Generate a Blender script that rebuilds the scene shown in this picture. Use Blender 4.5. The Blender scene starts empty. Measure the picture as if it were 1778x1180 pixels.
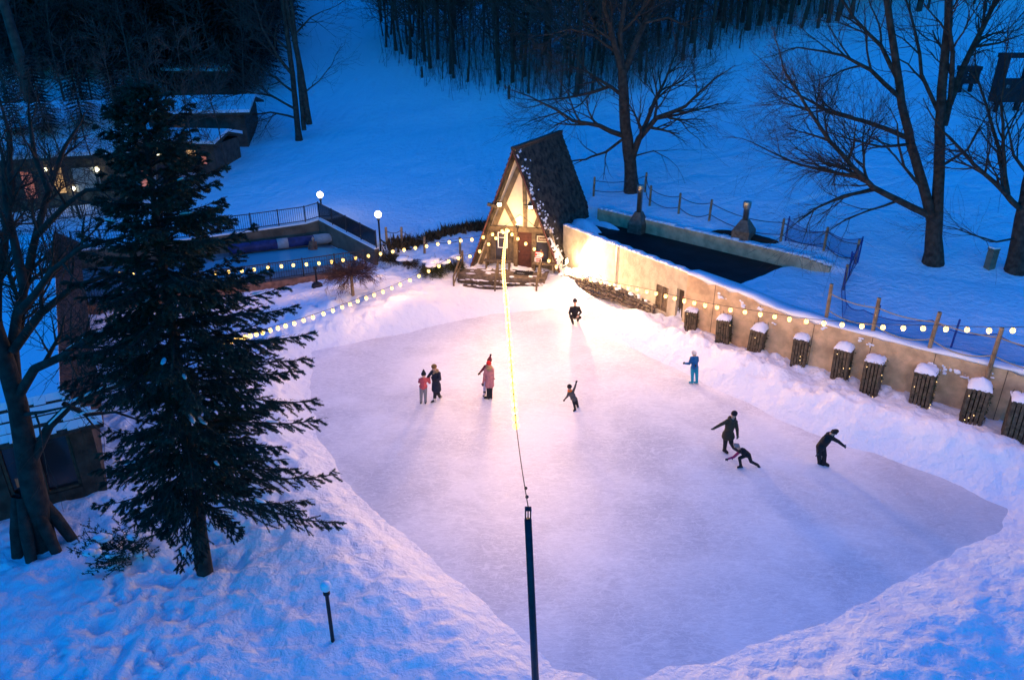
import bpy, math, random
import numpy as np
from mathutils import Vector, Matrix, Quaternion, noise as mnoise

R = math.radians
EXPO = 3.0; KL = 1 / 2 ** EXPO          # dusk exposure: lamps are given for exposure 0
sc = bpy.context.scene
COL = sc.collection
rng = random.Random(7)

# ------------------------------------------------------------------ camera
F = 1300.0; TH = R(24.4); CZ = 14.0          # focal length in photo pixels, pitch, height over the ice
cs, sn = math.cos(TH), math.sin(TH)
cam = bpy.data.cameras.new('camera'); cam_o = bpy.data.objects.new('camera', cam); COL.objects.link(cam_o)
cam.sensor_width = 36; cam.lens = 36 * F / 1778; cam.clip_start = .1; cam.clip_end = 2000
cam_o.location = (0, 0, CZ); cam_o.rotation_euler = (math.pi / 2 - TH, 0, 0)
sc.camera = cam_o

def ray(x, y):
    u = (590 - y) / F
    return np.array([(x - 889) / F, cs + u * sn, -sn + u * cs])
def atz(x, y, z=0.):
    d = ray(x, y); t = (z - CZ) / d[2]; return Vector((d[0] * t, d[1] * t, z))
def aty(x, y, Y):
    d = ray(x, y); t = Y / d[1]; return Vector((d[0] * t, Y, CZ + d[2] * t))

# ------------------------------------------------------------------ noise (vectorised value noise)
_rs = np.random.RandomState(3)
_tab = _rs.rand(256, 256)
def vnoise(x, y, f, ox=0.0, oy=0.0):
    x = np.asarray(x, float) * f + ox + 1000; y = np.asarray(y, float) * f + oy + 1000
    xi = np.floor(x).astype(int); yi = np.floor(y).astype(int)
    fx = x - xi; fy = y - yi
    fx = fx * fx * fx * (fx * (fx * 6 - 15) + 10); fy = fy * fy * fy * (fy * (fy * 6 - 15) + 10)
    a = _tab[xi & 255, yi & 255]; b = _tab[(xi + 1) & 255, yi & 255]
    c = _tab[xi & 255, (yi + 1) & 255]; d = _tab[(xi + 1) & 255, (yi + 1) & 255]
    return (a * (1 - fx) + b * fx) * (1 - fy) + (c * (1 - fx) + d * fx) * fy
def fbm(x, y, f, o=4, ox=0.0):
    s = 0; a = 1; t = 0
    for i in range(o):
        s = s + a * vnoise(x, y, f * 2 ** i, ox + 17.3 * i, 5.1 * i + ox); t += a; a *= .5
    return s / t - .5
def sstep(a, b, x):
    t = np.clip((np.asarray(x, float) - a) / (b - a), 0, 1); return t * t * (3 - 2 * t)

def poly_sd(px, py, poly):
    """signed distance to a polygon, negative inside"""
    px = np.asarray(px, float); py = np.asarray(py, float)
    d = np.full(px.shape, 1e9); ins = np.zeros(px.shape, bool)
    n = len(poly)
    for i in range(n):
        ax, ay = poly[i]; bx, by = poly[(i + 1) % n]
        ex, ey = bx - ax, by - ay
        t = np.clip(((px - ax) * ex + (py - ay) * ey) / (ex * ex + ey * ey), 0, 1)
        d = np.minimum(d, np.hypot(px - ax - t * ex, py - ay - t * ey))
        c = ((ay > py) != (by > py))
        with np.errstate(divide='ignore', invalid='ignore'):
            xx = (bx - ax) * (py - ay) / (by - ay if by != ay else 1e-9) + ax
        ins ^= c & (px < xx)
    return np.where(ins, -d, d)

# ------------------------------------------------------------------ layout
RINK_PX = [(548, 612), (700, 580), (860, 545), (955, 536), (1060, 590), (1250, 680), (1400, 750), (1600, 820),
           (1742, 884), (1722, 912), (1640, 965), (1450, 1060), (1230, 1140), (1080, 1175), (970, 1150), (850, 1050), (700, 920),
           (600, 825), (560, 760), (545, 690)]
RINK = [tuple(atz(x, y, 0)[:2]) for x, y in RINK_PX]
WA = (2.9, 38.9); WB = (7.85, 31.35)
WALL = [WA, WB, (9.3, 29.75), (10.8, 28.2), (12.25, 26.85), (15.0, 24.6), (18.0, 22.4), (24.0, 17.7), (32, 11.5)]
WALL_TOP = [3.05, 3.0, 2.9, 2.62, 2.52, 2.48, 2.45, 2.45, 2.45]
PC = (5.05, 42.6); PD = (14.75, 32.9)        # rear parapet
ROOF_POLY = [WA, WB, (9.3, 31.3), (12.9, 34.5), (5.4, 42.25)]
PK = (-11.9, 45.0); PE = (-7.5, 40.2)        # pool retaining wall corner / low end

def y_back(x):
    return np.interp(x, [-60, -20, -15.4, -11.9, -7.5, -6.6, 2.0, 2.9] + [w[0] for w in WALL[1:]],
                     [40, 40.8, 43.1, 45.0, 40.2, 38.6, 38.6, 38.9] + [w[1] for w in WALL[1:]])
def y_toe(x):
    return np.interp(x, [-60, -10, 4, 15, 22, 45, 70], [43, 45, 43.5, 33, 30, 24, 20])

def _tracks(x, y):
    xr, yr = x * .90 + y * .44, -x * .44 + y * .90
    a = np.abs(fbm(xr * .16, yr * 1.0, .55, 2, 51)); b = np.abs(fbm(xr * .5 + yr * .5, yr * .45 - xr * .35, .35, 2, 61))
    return -.10 * np.exp(-(a / .018) ** 2) - .08 * np.exp(-(b / .010) ** 2) + .10 * fbm(xr * .35, yr * 1.4, .8, 3, 71)
def hill(x, y):
    base = np.interp(x, [-40, -8, -5, 4, 20], [1.45, 1.5, 1.6, 2.95, 2.85])
    t = np.maximum(0, y - y_toe(x))
    s1 = np.interp(x, [-30, -18, -2, 15, 40], [.10, .11, .15, .165, .17])
    z = base + s1 * t + .10 * np.maximum(0, t - 20) + .05 * np.maximum(0, t - 45)
    return z + .5 * fbm(x, y, .07, 3) * sstep(3, 20, t) + .10 * fbm(x, y, .5, 3, 9) * sstep(0, 6, t) + _tracks(x, y) * sstep(1, 8, t)

BANKS = [(-7.5, 27, .55, 2.0, 4.5), (-5.5, 32, 1.05, 2.3, 3.2), (-1.5, 35, .35, 2.0, 9), (3.0, 34.5, .45, 2.0, 9), (6.5, 30, .85, 2.0, 9), (10, 25, .72, 1.7, 9),
         (14, 21.5, .72, 1.7, 9), (16, 18.5, .45, 2.4, 4), (12, 15.5, .48, 2.4, 3.2), (7, 12.5, .45, 2.3, 3.0), (2, 11.5, .35, 2.2, 3.0),
         (-2, 15, .35, 1.5, 3), (-5, 19, .35, 1.6, 3), (-8, 23, .4, 1.8, 3)]
def H(x, y):
    x = np.asarray(x, float); y = np.asarray(y, float)
    d = poly_sd(x, y, RINK)
    d = d + .36 * fbm(x, y, .8, 3, 2) + .10 * fbm(x, y, 3.0, 2, 4)
    w = 0; A = 0; W = 0; D = 0
    for bx, by, a, ww, dd in BANKS:
        k = 1 / ((x - bx) ** 2 + (y - by) ** 2 + 1.0) ** 1.5
        w = w + k; A = A + k * a; W = W + k * ww; D = D + k * dd
    A, W, D = A / w, W / w, D / w
    lump = 1 + .9 * fbm(x, y, .55, 3, 11)
    up = sstep(0.0, W, d)
    dn = 1 - .85 * sstep(D * .75, D * 1.7, d)
    near_wall = sstep(2.6, 1.3, y_back(x) - y) * (x > 3)
    zf = -.05 + .06 * sstep(-.05, .2, d) + .07 * sstep(.1, 1.1, d) + A * up * dn * lump * (1 - .35 * near_wall) + .10 * sstep(.1, 2.5, d)
    off = sstep(.2, 1.5, d)
    zf = zf + off * (.11 * fbm(x, y, .8, 3, 21) + .07 * fbm(x, y, 3.1, 2, 31))
    # foot prints and tracks
    fp = vnoise(x, y, 3.3, 3, 8) * .6 + vnoise(x, y, 5.2, 1, 5) * .4
    many = .35 + .65 * sstep(.35, .6, vnoise(x, y, .22, 7, 3))
    zf = zf - off * many * .125 * sstep(.52, .66, fp) + off * .03 * sstep(.38, .30, fp)
    # packed path to the steps
    pth = np.exp(-(((x + 1.2) / 2.3) ** 2)) * sstep(33.5, 35, y) * sstep(39, 37.5, y)
    zf = zf * (1 - .75 * pth) + .12 * pth
    # snow rising to the building's low stone wall, deck surroundings
    zf = zf + .55 * np.exp(-((x - 3.2) / 1.0) ** 2 - ((y - 36.6) / .9) ** 2)
    zf = zf * (1 - .62 * np.exp(-((x - 5.0 + (y - 35.0) * .62) / 1.0) ** 2) * sstep(32.2, 33.2, y) * sstep(37.2, 36.2, y))
    zf = zf + .35 * sstep(37, 40, y) * sstep(-6.5, -4, x) * sstep(4, 2, x)
    # shovelled heaps beside the planters
    # pool yard
    py = (x < -7.9) & (y > np.interp(x, [-30, -12.6, -8.1], [33.5, 37.0, 39.2]))
    zf = np.where(py, .42, zf)
    # right side lower ground behind the near berm
    h = hill(x, y)
    # terrace behind the tall wall, before the parapet
    lp = (x - PC[0]) * (PD[1] - PC[1]) - (y - PC[1]) * (PD[0] - PC[0])
    lp = -lp / math.hypot(PD[0] - PC[0], PD[1] - PC[1])      # >0 behind parapet
    fr = 2.42 + .10 * fbm(x, y, 1.2, 3, 5)
    k = sstep(-.05, .10, lp)
    xr = np.clip((x - 14.0) / 2.0, 0, 1)
    k = k * (1 - xr) + xr * sstep(-4, 2, lp)
    terr = np.where(x > 3, fr * (1 - k) + h * k, h)
    rs = poly_sd(x, y, ROOF_POLY)
    pit = np.where((x > 3), sstep(.55, -.1, rs + .4 * fbm(x, y, .8, 2, 3)), 0)
    terr = terr * (1 - pit) + 1.7 * pit
    yb = y_back(x)
    wid = np.interp(x, [-8, -7.4, -5.5, 2.0, 2.8, 3.2], [.15, .3, 6.5, 6.5, 1.0, .14])
    off0 = np.interp(x, [-8, 2.5, 3.2, 7.8, 8.0], [0, 0, .24, .24, .09])
    m = sstep(0, 1, (y - yb - off0) / wid)
    z = zf * (1 - m) + terr * m
    return z + .05 * fbm(x, y, 1.6, 3, 41) * sstep(.3, 1, d)

def Hs(x, y): return float(H(np.array([x]), np.array([y]))[0])
_T = np.concatenate([np.linspace(8, 60, 1300), np.linspace(60.1, 320, 1300)])
def ground(px, py):
    d = ray(px, py); X = d[0] * _T; Y = d[1] * _T; Z = CZ + d[2] * _T
    hit = np.nonzero(Z <= H(X, Y))[0]
    i = hit[0] if len(hit) else len(_T) - 1
    return Vector((X[i], Y[i], Hs(X[i], Y[i])))
def on(x, y): return Vector((x, y, Hs(x, y)))

# ------------------------------------------------------------------ materials
def mat(name, col, rough=.8, var=0.0, vscale=6.0, bump=0.0, bscale=20.0, spec=.3, metal=0.0, emit=None, estr=0.0, alpha=1.0, detail=6, col2=None):
    m = bpy.data.materials.new(name); m.use_nodes = True
    nt = m.node_tree; b = nt.nodes['Principled BSDF']
    b.inputs['Base Color'].default_value = (*col, 1); b.inputs['Roughness'].default_value = rough
    b.inputs['Specular IOR Level'].default_value = spec; b.inputs['Metallic'].default_value = metal
    b.inputs['Alpha'].default_value = alpha
    tc = nt.nodes.new('ShaderNodeTexCoord')
    if var > 0 or col2:
        n = nt.nodes.new('ShaderNodeTexNoise'); n.inputs['Scale'].default_value = vscale; n.inputs['Detail'].default_value = detail
        nt.links.new(tc.outputs['Object'], n.inputs['Vector'])
        r = nt.nodes.new('ShaderNodeValToRGB'); nt.links.new(n.outputs['Fac'], r.inputs['Fac'])
        c2 = col2 or tuple(min(1, c * (1 + var)) for c in col); c1 = tuple(c * (1 - var) for c in col) if not col2 else col
        r.color_ramp.elements[0].position = .35; r.color_ramp.elements[1].position = .65
        r.color_ramp.elements[0].color = (*c1, 1); r.color_ramp.elements[1].color = (*c2, 1)
        nt.links.new(r.outputs['Color'], b.inputs['Base Color'])
    if bump > 0:
        n = nt.nodes.new('ShaderNodeTexNoise'); n.inputs['Scale'].default_value = bscale; n.inputs['Detail'].default_value = 5
        nt.links.new(tc.outputs['Object'], n.inputs['Vector'])
        bp = nt.nodes.new('ShaderNodeBump'); bp.inputs['Strength'].default_value = bump; bp.inputs['Distance'].default_value = .05
        nt.links.new(n.outputs['Fac'], bp.inputs['Height']); nt.links.new(bp.outputs['Normal'], b.inputs['Normal'])
    if emit:
        b.inputs['Emission Color'].default_value = (*emit, 1); b.inputs['Emission Strength'].default_value = estr * KL
    return m

def snow_ground():
    m = mat('snow_ground', (.88, .90, .94), .65, spec=.25); nt = m.node_tree; b = nt.nodes['Principled BSDF']
    tc = nt.nodes.new('ShaderNodeTexCoord')
    hs = []
    for sc_, w in ((1.4, .45), (4.0, .5), (11.0, .16), (40.0, .03)):
        n = nt.nodes.new('ShaderNodeTexNoise'); n.inputs['Scale'].default_value = sc_; n.inputs['Detail'].default_value = 5
        n.inputs['Distortion'].default_value = .5
        nt.links.new(tc.outputs['Object'], n.inputs['Vector'])
        mm = nt.nodes.new('ShaderNodeMath'); mm.operation = 'MULTIPLY'; mm.inputs[1].default_value = w
        nt.links.new(n.outputs['Fac'], mm.inputs[0]); hs.append(mm.outputs[0])
    v = nt.nodes.new('ShaderNodeTexVoronoi'); v.inputs['Scale'].default_value = 3.4; v.feature = 'SMOOTH_F1'
    nt.links.new(tc.outputs['Object'], v.inputs['Vector'])
    mm = nt.nodes.new('ShaderNodeMath'); mm.operation = 'MULTIPLY'; mm.inputs[1].default_value = .22
    nt.links.new(v.outputs['Distance'], mm.inputs[0]); hs.append(mm.outputs[0])
    s = hs[0]
    for h in hs[1:]:
        a = nt.nodes.new('ShaderNodeMath'); a.operation = 'ADD'; nt.links.new(s, a.inputs[0]); nt.links.new(h, a.inputs[1]); s = a.outputs[0]
    bp = nt.nodes.new('ShaderNodeBump'); bp.inputs['Strength'].default_value = .85; bp.inputs['Distance'].default_value = .2
    nt.links.new(s, bp.inputs['Height']); nt.links.new(bp.outputs['Normal'], b.inputs['Normal'])
    return m

def ice_mat():
    m = mat('ice', (.74, .73, .76), .5, spec=.07); nt = m.node_tree; b = nt.nodes['Principled BSDF']
    tc = nt.nodes.new('ShaderNodeTexCoord')
    n1 = nt.nodes.new('ShaderNodeTexNoise'); n1.inputs['Scale'].default_value = .35; n1.inputs['Detail'].default_value = 8; n1.inputs['Distortion'].default_value = .6
    nt.links.new(tc.outputs['Object'], n1.inputs['Vector'])
    # skate scratches: stretched, distorted noise in two directions
    mp = nt.nodes.new('ShaderNodeMapping'); mp.inputs['Scale'].default_value = (1.2, 3.4, 1); mp.inputs['Rotation'].default_value = (0, 0, R(24))
    nt.links.new(tc.outputs['Object'], mp.inputs['Vector'])
    n2 = nt.nodes.new('ShaderNodeTexNoise'); n2.inputs['Scale'].default_value = 2.2; n2.inputs['Detail'].default_value = 9; n2.inputs['Distortion'].default_value = 1.6
    nt.links.new(mp.outputs['Vector'], n2.inputs['Vector'])
    mp3 = nt.nodes.new('ShaderNodeMapping'); mp3.inputs['Scale'].default_value = (1.1, 4.0, 1); mp3.inputs['Rotation'].default_value = (0, 0, R(-38))
    nt.links.new(tc.outputs['Object'], mp3.inputs['Vector'])
    n3 = nt.nodes.new('ShaderNodeTexNoise'); n3.inputs['Scale'].default_value = 3.1; n3.inputs['Detail'].default_value = 10; n3.inputs['Distortion'].default_value = 1.2
    nt.links.new(mp3.outputs['Vector'], n3.inputs['Vector'])
    a = nt.nodes.new('ShaderNodeMath'); a.operation = 'ADD'; nt.links.new(n2.outputs['Fac'], a.inputs[0]); nt.links.new(n3.outputs['Fac'], a.inputs[1])
    a2 = nt.nodes.new('ShaderNodeMath'); a2.operation = 'MULTIPLY_ADD'; a2.inputs[1].default_value = .35
    nt.links.new(a.outputs[0], a2.inputs[0]); nt.links.new(n1.outputs['Fac'], a2.inputs[2])
    r = nt.nodes.new('ShaderNodeValToRGB'); r.color_ramp.elements[0].position = .62; r.color_ramp.elements[1].position = 1.08
    r.color_ramp.elements[0].color = (.60, .60, .64, 1); r.color_ramp.elements[1].color = (.84, .84, .86, 1)
    nt.links.new(a2.outputs[0], r.inputs['Fac']); nt.links.new(r.outputs['Color'], b.inputs['Base Color'])
    tot = None
    for sc_, ds_, wd_, rz_ in ((.55, 2.2, .010, 20), (.8, 3.0, .010, 75), (1.2, 2.4, .014, -40), (2.1, 1.6, .02, 10), (3.2, 2.6, .03, 50)):
        q = nt.nodes.new('ShaderNodeMapping'); q.inputs['Rotation'].default_value = (0, 0, R(rz_)); q.inputs['Location'].default_value = (sc_ * 13, rz_, 0); q.inputs['Scale'].default_value = (.6, 1.3, 1)
        nt.links.new(tc.outputs['Object'], q.inputs['Vector'])
        k = nt.nodes.new('ShaderNodeTexNoise'); k.inputs['Scale'].default_value = sc_; k.inputs['Detail'].default_value = 1.5; k.inputs['Distortion'].default_value = ds_
        nt.links.new(q.outputs['Vector'], k.inputs['Vector'])
        s1_ = nt.nodes.new('ShaderNodeMath'); s1_.operation = 'SUBTRACT'; s1_.inputs[1].default_value = .5; nt.links.new(k.outputs['Fac'], s1_.inputs[0])
        s2_ = nt.nodes.new('ShaderNodeMath'); s2_.operation = 'ABSOLUTE'; nt.links.new(s1_.outputs[0], s2_.inputs[0])
        s3_ = nt.nodes.new('ShaderNodeMapRange'); s3_.inputs['From Min'].default_value = 0; s3_.inputs['From Max'].default_value = wd_; s3_.inputs['To Min'].default_value = 1; s3_.inputs['To Max'].default_value = 0
        nt.links.new(s2_.outputs[0], s3_.inputs['Value'])
        s4_ = nt.nodes.new('ShaderNodeMath'); s4_.operation = 'MULTIPLY'; nt.links.new(s3_.outputs['Result'], s4_.inputs[0]); nt.links.new(n3.outputs['Fac'], s4_.inputs[1])
        if tot is None: tot = s4_.outputs[0]
        else:
            ad = nt.nodes.new('ShaderNodeMath'); ad.operation = 'MAXIMUM'; nt.links.new(tot, ad.inputs[0]); nt.links.new(s4_.outputs[0], ad.inputs[1]); tot = ad.outputs[0]
    mxs = nt.nodes.new('ShaderNodeMix'); mxs.data_type = 'RGBA'; nt.links.new(tot, mxs.inputs[0]); nt.links.new(r.outputs['Color'], mxs.inputs[6]); mxs.inputs[7].default_value = (.97, .97, .98, 1)
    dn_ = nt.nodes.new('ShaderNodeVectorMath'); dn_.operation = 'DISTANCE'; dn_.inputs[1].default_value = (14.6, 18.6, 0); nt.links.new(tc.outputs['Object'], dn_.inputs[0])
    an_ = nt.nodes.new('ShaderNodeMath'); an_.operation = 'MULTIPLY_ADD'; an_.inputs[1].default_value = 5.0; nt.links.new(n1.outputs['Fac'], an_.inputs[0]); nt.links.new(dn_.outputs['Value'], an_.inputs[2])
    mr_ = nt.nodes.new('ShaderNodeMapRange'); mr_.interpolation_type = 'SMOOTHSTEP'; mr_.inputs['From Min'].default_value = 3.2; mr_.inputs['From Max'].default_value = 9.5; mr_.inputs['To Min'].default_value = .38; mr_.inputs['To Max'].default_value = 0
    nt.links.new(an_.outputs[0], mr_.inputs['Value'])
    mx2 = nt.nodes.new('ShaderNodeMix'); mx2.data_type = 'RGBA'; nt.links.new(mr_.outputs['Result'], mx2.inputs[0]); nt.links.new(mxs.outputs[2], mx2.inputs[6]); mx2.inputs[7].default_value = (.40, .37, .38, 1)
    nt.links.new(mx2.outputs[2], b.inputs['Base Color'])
    rr = nt.nodes.new('ShaderNodeMapRange'); rr.inputs['From Min'].default_value = .6; rr.inputs['From Max'].default_value = 1.1
    rr.inputs['To Min'].default_value = .42; rr.inputs['To Max'].default_value = .75
    nt.links.new(a2.outputs[0], rr.inputs['Value']); nt.links.new(rr.outputs['Result'], b.inputs['Roughness'])
    bp = nt.nodes.new('ShaderNodeBump'); bp.inputs['Strength'].default_value = .22; bp.inputs['Distance'].default_value = .03
    nt.links.new(a2.outputs[0], bp.inputs['Height']); nt.links.new(bp.outputs['Normal'], b.inputs['Normal'])
    return m

def net_mat(name, col, sx, sy, cover):
    """woven netting: alpha from a fine brick-free grid in object space plus a base veil"""
    m = mat(name, col, .8); nt = m.node_tree; b = nt.nodes['Principled BSDF']
    tc = nt.nodes.new('ShaderNodeTexCoord'); n = nt.nodes.new('ShaderNodeTexNoise'); n.inputs['Scale'].default_value = 1.5
    nt.links.new(tc.outputs['Object'], n.inputs['Vector'])
    mr = nt.nodes.new('ShaderNodeMapRange'); mr.inputs['To Min'].default_value = cover * .7; mr.inputs['To Max'].default_value = min(1, cover * 1.3)
    nt.links.new(n.outputs['Fac'], mr.inputs['Value']); nt.links.new(mr.outputs['Result'], b.inputs['Alpha'])
    return m

M = {}
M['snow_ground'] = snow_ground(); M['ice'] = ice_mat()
M['snow'] = mat('snow', (.84, .86, .90), .7, bump=.5, bscale=9)
M['bark'] = mat('bark', (.055, .040, .030), .9, .5, 5, .8, 14)
M['bark_grey'] = mat('bark_grey', (.032, .027, .023), .9, .4, 4, .6, 10)
M['twig'] = mat('twig', (.05, .036, .028), .9)
M['far_bark'] = mat('far_bark', (.075, .052, .040), .9, .4, 2)
M['needle'] = mat('needle', (.024, .048, .034), .75, .45, 3, spec=.2)
M['far_needle'] = mat('far_needle', (.012, .022, .018), .85, .4, 2)
M['red_twig'] = mat('red_twig', (.10, .04, .025), .85, .3)
M['brown_leaf'] = mat('brown_leaf', (.07, .05, .025), .85, .5, 8)
M['juniper'] = mat('juniper', (.05, .055, .025), .85, .5, 8)
M['stucco'] = mat('stucco', (.58, .40, .23), .9, .22, 2.5, .6, 26)
M['rough_stucco'] = mat('rough_stucco', (.52, .43, .30), .9, .15, 3, 1.0, 16)
M['cream'] = mat('cream', (.74, .60, .40), .85, .06, 4, .2, 40)
M['timber'] = mat('timber', (.14, .10, .055), .75, .3, 5, .3, 30)
M['dark_timber'] = mat('dark_timber', (.07, .05, .032), .8, .4, 6, .4, 24)
M['board'] = mat('board', (.12, .095, .07), .8, .35, 5, .4, 20)
M['deck_board'] = mat('deck_board', (.17, .13, .09), .8, .4, 4, .4, 18)
M['red_fascia'] = mat('red_fascia', (.14, .05, .035), .7, .2)
M['door_red'] = mat('door_red', (.075, .025, .017), .55, .2, 6)
M['dark_glass'] = mat('dark_glass', (.03, .03, .035), .15, spec=.6)
M['shingle'] = mat('shingle', (.060, .046, .030), .8, .7, 3.5, .5, 14)
M['brown_shingle'] = mat('brown_shingle', (.062, .034, .022), .85, .5, 6, .7, 12)
M['roof_membrane'] = mat('roof_membrane', (.012, .011, .012), .6, .5, 1.2, .25, 6, spec=.2)
M['metal'] = mat('metal', (.42, .38, .33), .35, .15, 6, metal=.9)
M['rust_metal'] = mat('rust_metal', (.16, .12, .09), .6, .3, 6, metal=.4)
M['black'] = mat('black', (.015, .016, .018), .5)
M['rail'] = mat('rail', (.02, .022, .026), .5)
M['slat'] = mat('slat', (.105, .078, .048), .75, .4, 7, .35, 30)
M['soil'] = mat('soil', (.022, .017, .012), .95)
M['post'] = mat('post', (.24, .17, .10), .85, .35, 5, .4, 22)
M['rope'] = mat('rope', (.36, .28, .18), .9)
M['chain'] = mat('chain', (.05, .06, .08), .6)
M['netting'] = net_mat('netting', (.01, .05, .30), 1, 1, .36)
M['net_rim'] = mat('net_rim', (.01, .04, .22), .7)
M['rock'] = mat('rock', (.16, .12, .085), .9, .5, 5, .7, 10)
M['pool_water'] = mat('pool_water', (.09, .42, .50), .08, spec=.5, bump=.12, bscale=2.0)
M['pool_deck'] = mat('pool_deck', (.17, .20, .21), .6, .3, 2)
M['pool_wall'] = mat('pool_wall', (.13, .10, .07), .9, .35, 1.2, .4, 12)
M['cover'] = mat('cover', (.02, .03, .11), .6, .3, 3)
M['cover_snow'] = mat('cover_snow', (.30, .31, .31), .6, .1)
M['terracotta'] = mat('terracotta', (.22, .11, .07), .85, .3, 4)
M['lodge_wall'] = mat('lodge_wall', (.09, .065, .05), .9, .3, 2)
M['lodge_stone'] = mat('lodge_stone', (.10, .075, .05), .9, .5, 3, .6, 6)
M['pavilion_wall'] = mat('pavilion_wall', (.05, .038, .028), .9, .4, 3, .6, 8)
M['white_trim'] = mat('white_trim', (.35, .34, .30), .6)
M['green'] = mat('green', (.03, .05, .02), .8, .5, 9)
M['leaf_wire'] = mat('leaf_wire', (.02, .025, .015), .8)
M['utility'] = mat('utility', (.14, .15, .11), .6, .2)
M['dark_hut'] = mat('dark_hut', (.020, .022, .028), .8, .3, 3)
M['cable'] = mat('cable', (.02, .018, .016), .7)
M['pole_paint'] = mat('pole_paint', (.018, .022, .035), .45, .3, 6)
M['skin'] = mat('skin', (.55, .33, .23), .55)
M['sign_red'] = mat('sign_red', (.35, .04, .03), .6)
M['sign_wood'] = mat('sign_wood', (.10, .06, .03), .7)
M['sign_text'] = mat('sign_text', (.75, .65, .45), .6)
M['white'] = mat('white', (.8, .8, .8), .5)
M['steel'] = mat('steel', (.6, .6, .62), .25, metal=1.0)
WARM = (1.0, .56, .17)
M['bulb'] = mat('bulb', (.8, .6, .3), .4, emit=(1, .57, .10), estr=4.6)
M['fairy'] = mat('fairy', (.8, .6, .3), .4, emit=(1, .62, .25), estr=3)
M['globe_lit'] = mat('globe_lit', (.8, .8, .75), .4, emit=(1.0, .80, .50), estr=9)
M['globe_off'] = mat('globe_off', (.75, .78, .8), .35)
M['flood_lens'] = mat('flood_lens', (.9, .85, .7), .3, emit=(1.0, .74, .38), estr=60)
M['win_lit'] = mat('win_lit', (.5, .35, .15), .5, .5, 1.2, emit=(1.0, .50, .15), estr=.6)
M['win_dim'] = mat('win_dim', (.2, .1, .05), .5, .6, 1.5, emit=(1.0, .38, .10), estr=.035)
M['win_red'] = mat('win_red', (.3, .12, .1), .5, .6, 2, emit=(1.0, .30, .18), estr=.35)
M['lamp_white'] = mat('lamp_white', (.8, .8, .7), .4, emit=(1.0, .92, .60), estr=12)

def cloth(name, c, r=.8): 
    if name not in M: M[name] = mat(name, c, r, .15, 14, .3, 30)
    return M[name]

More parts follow.
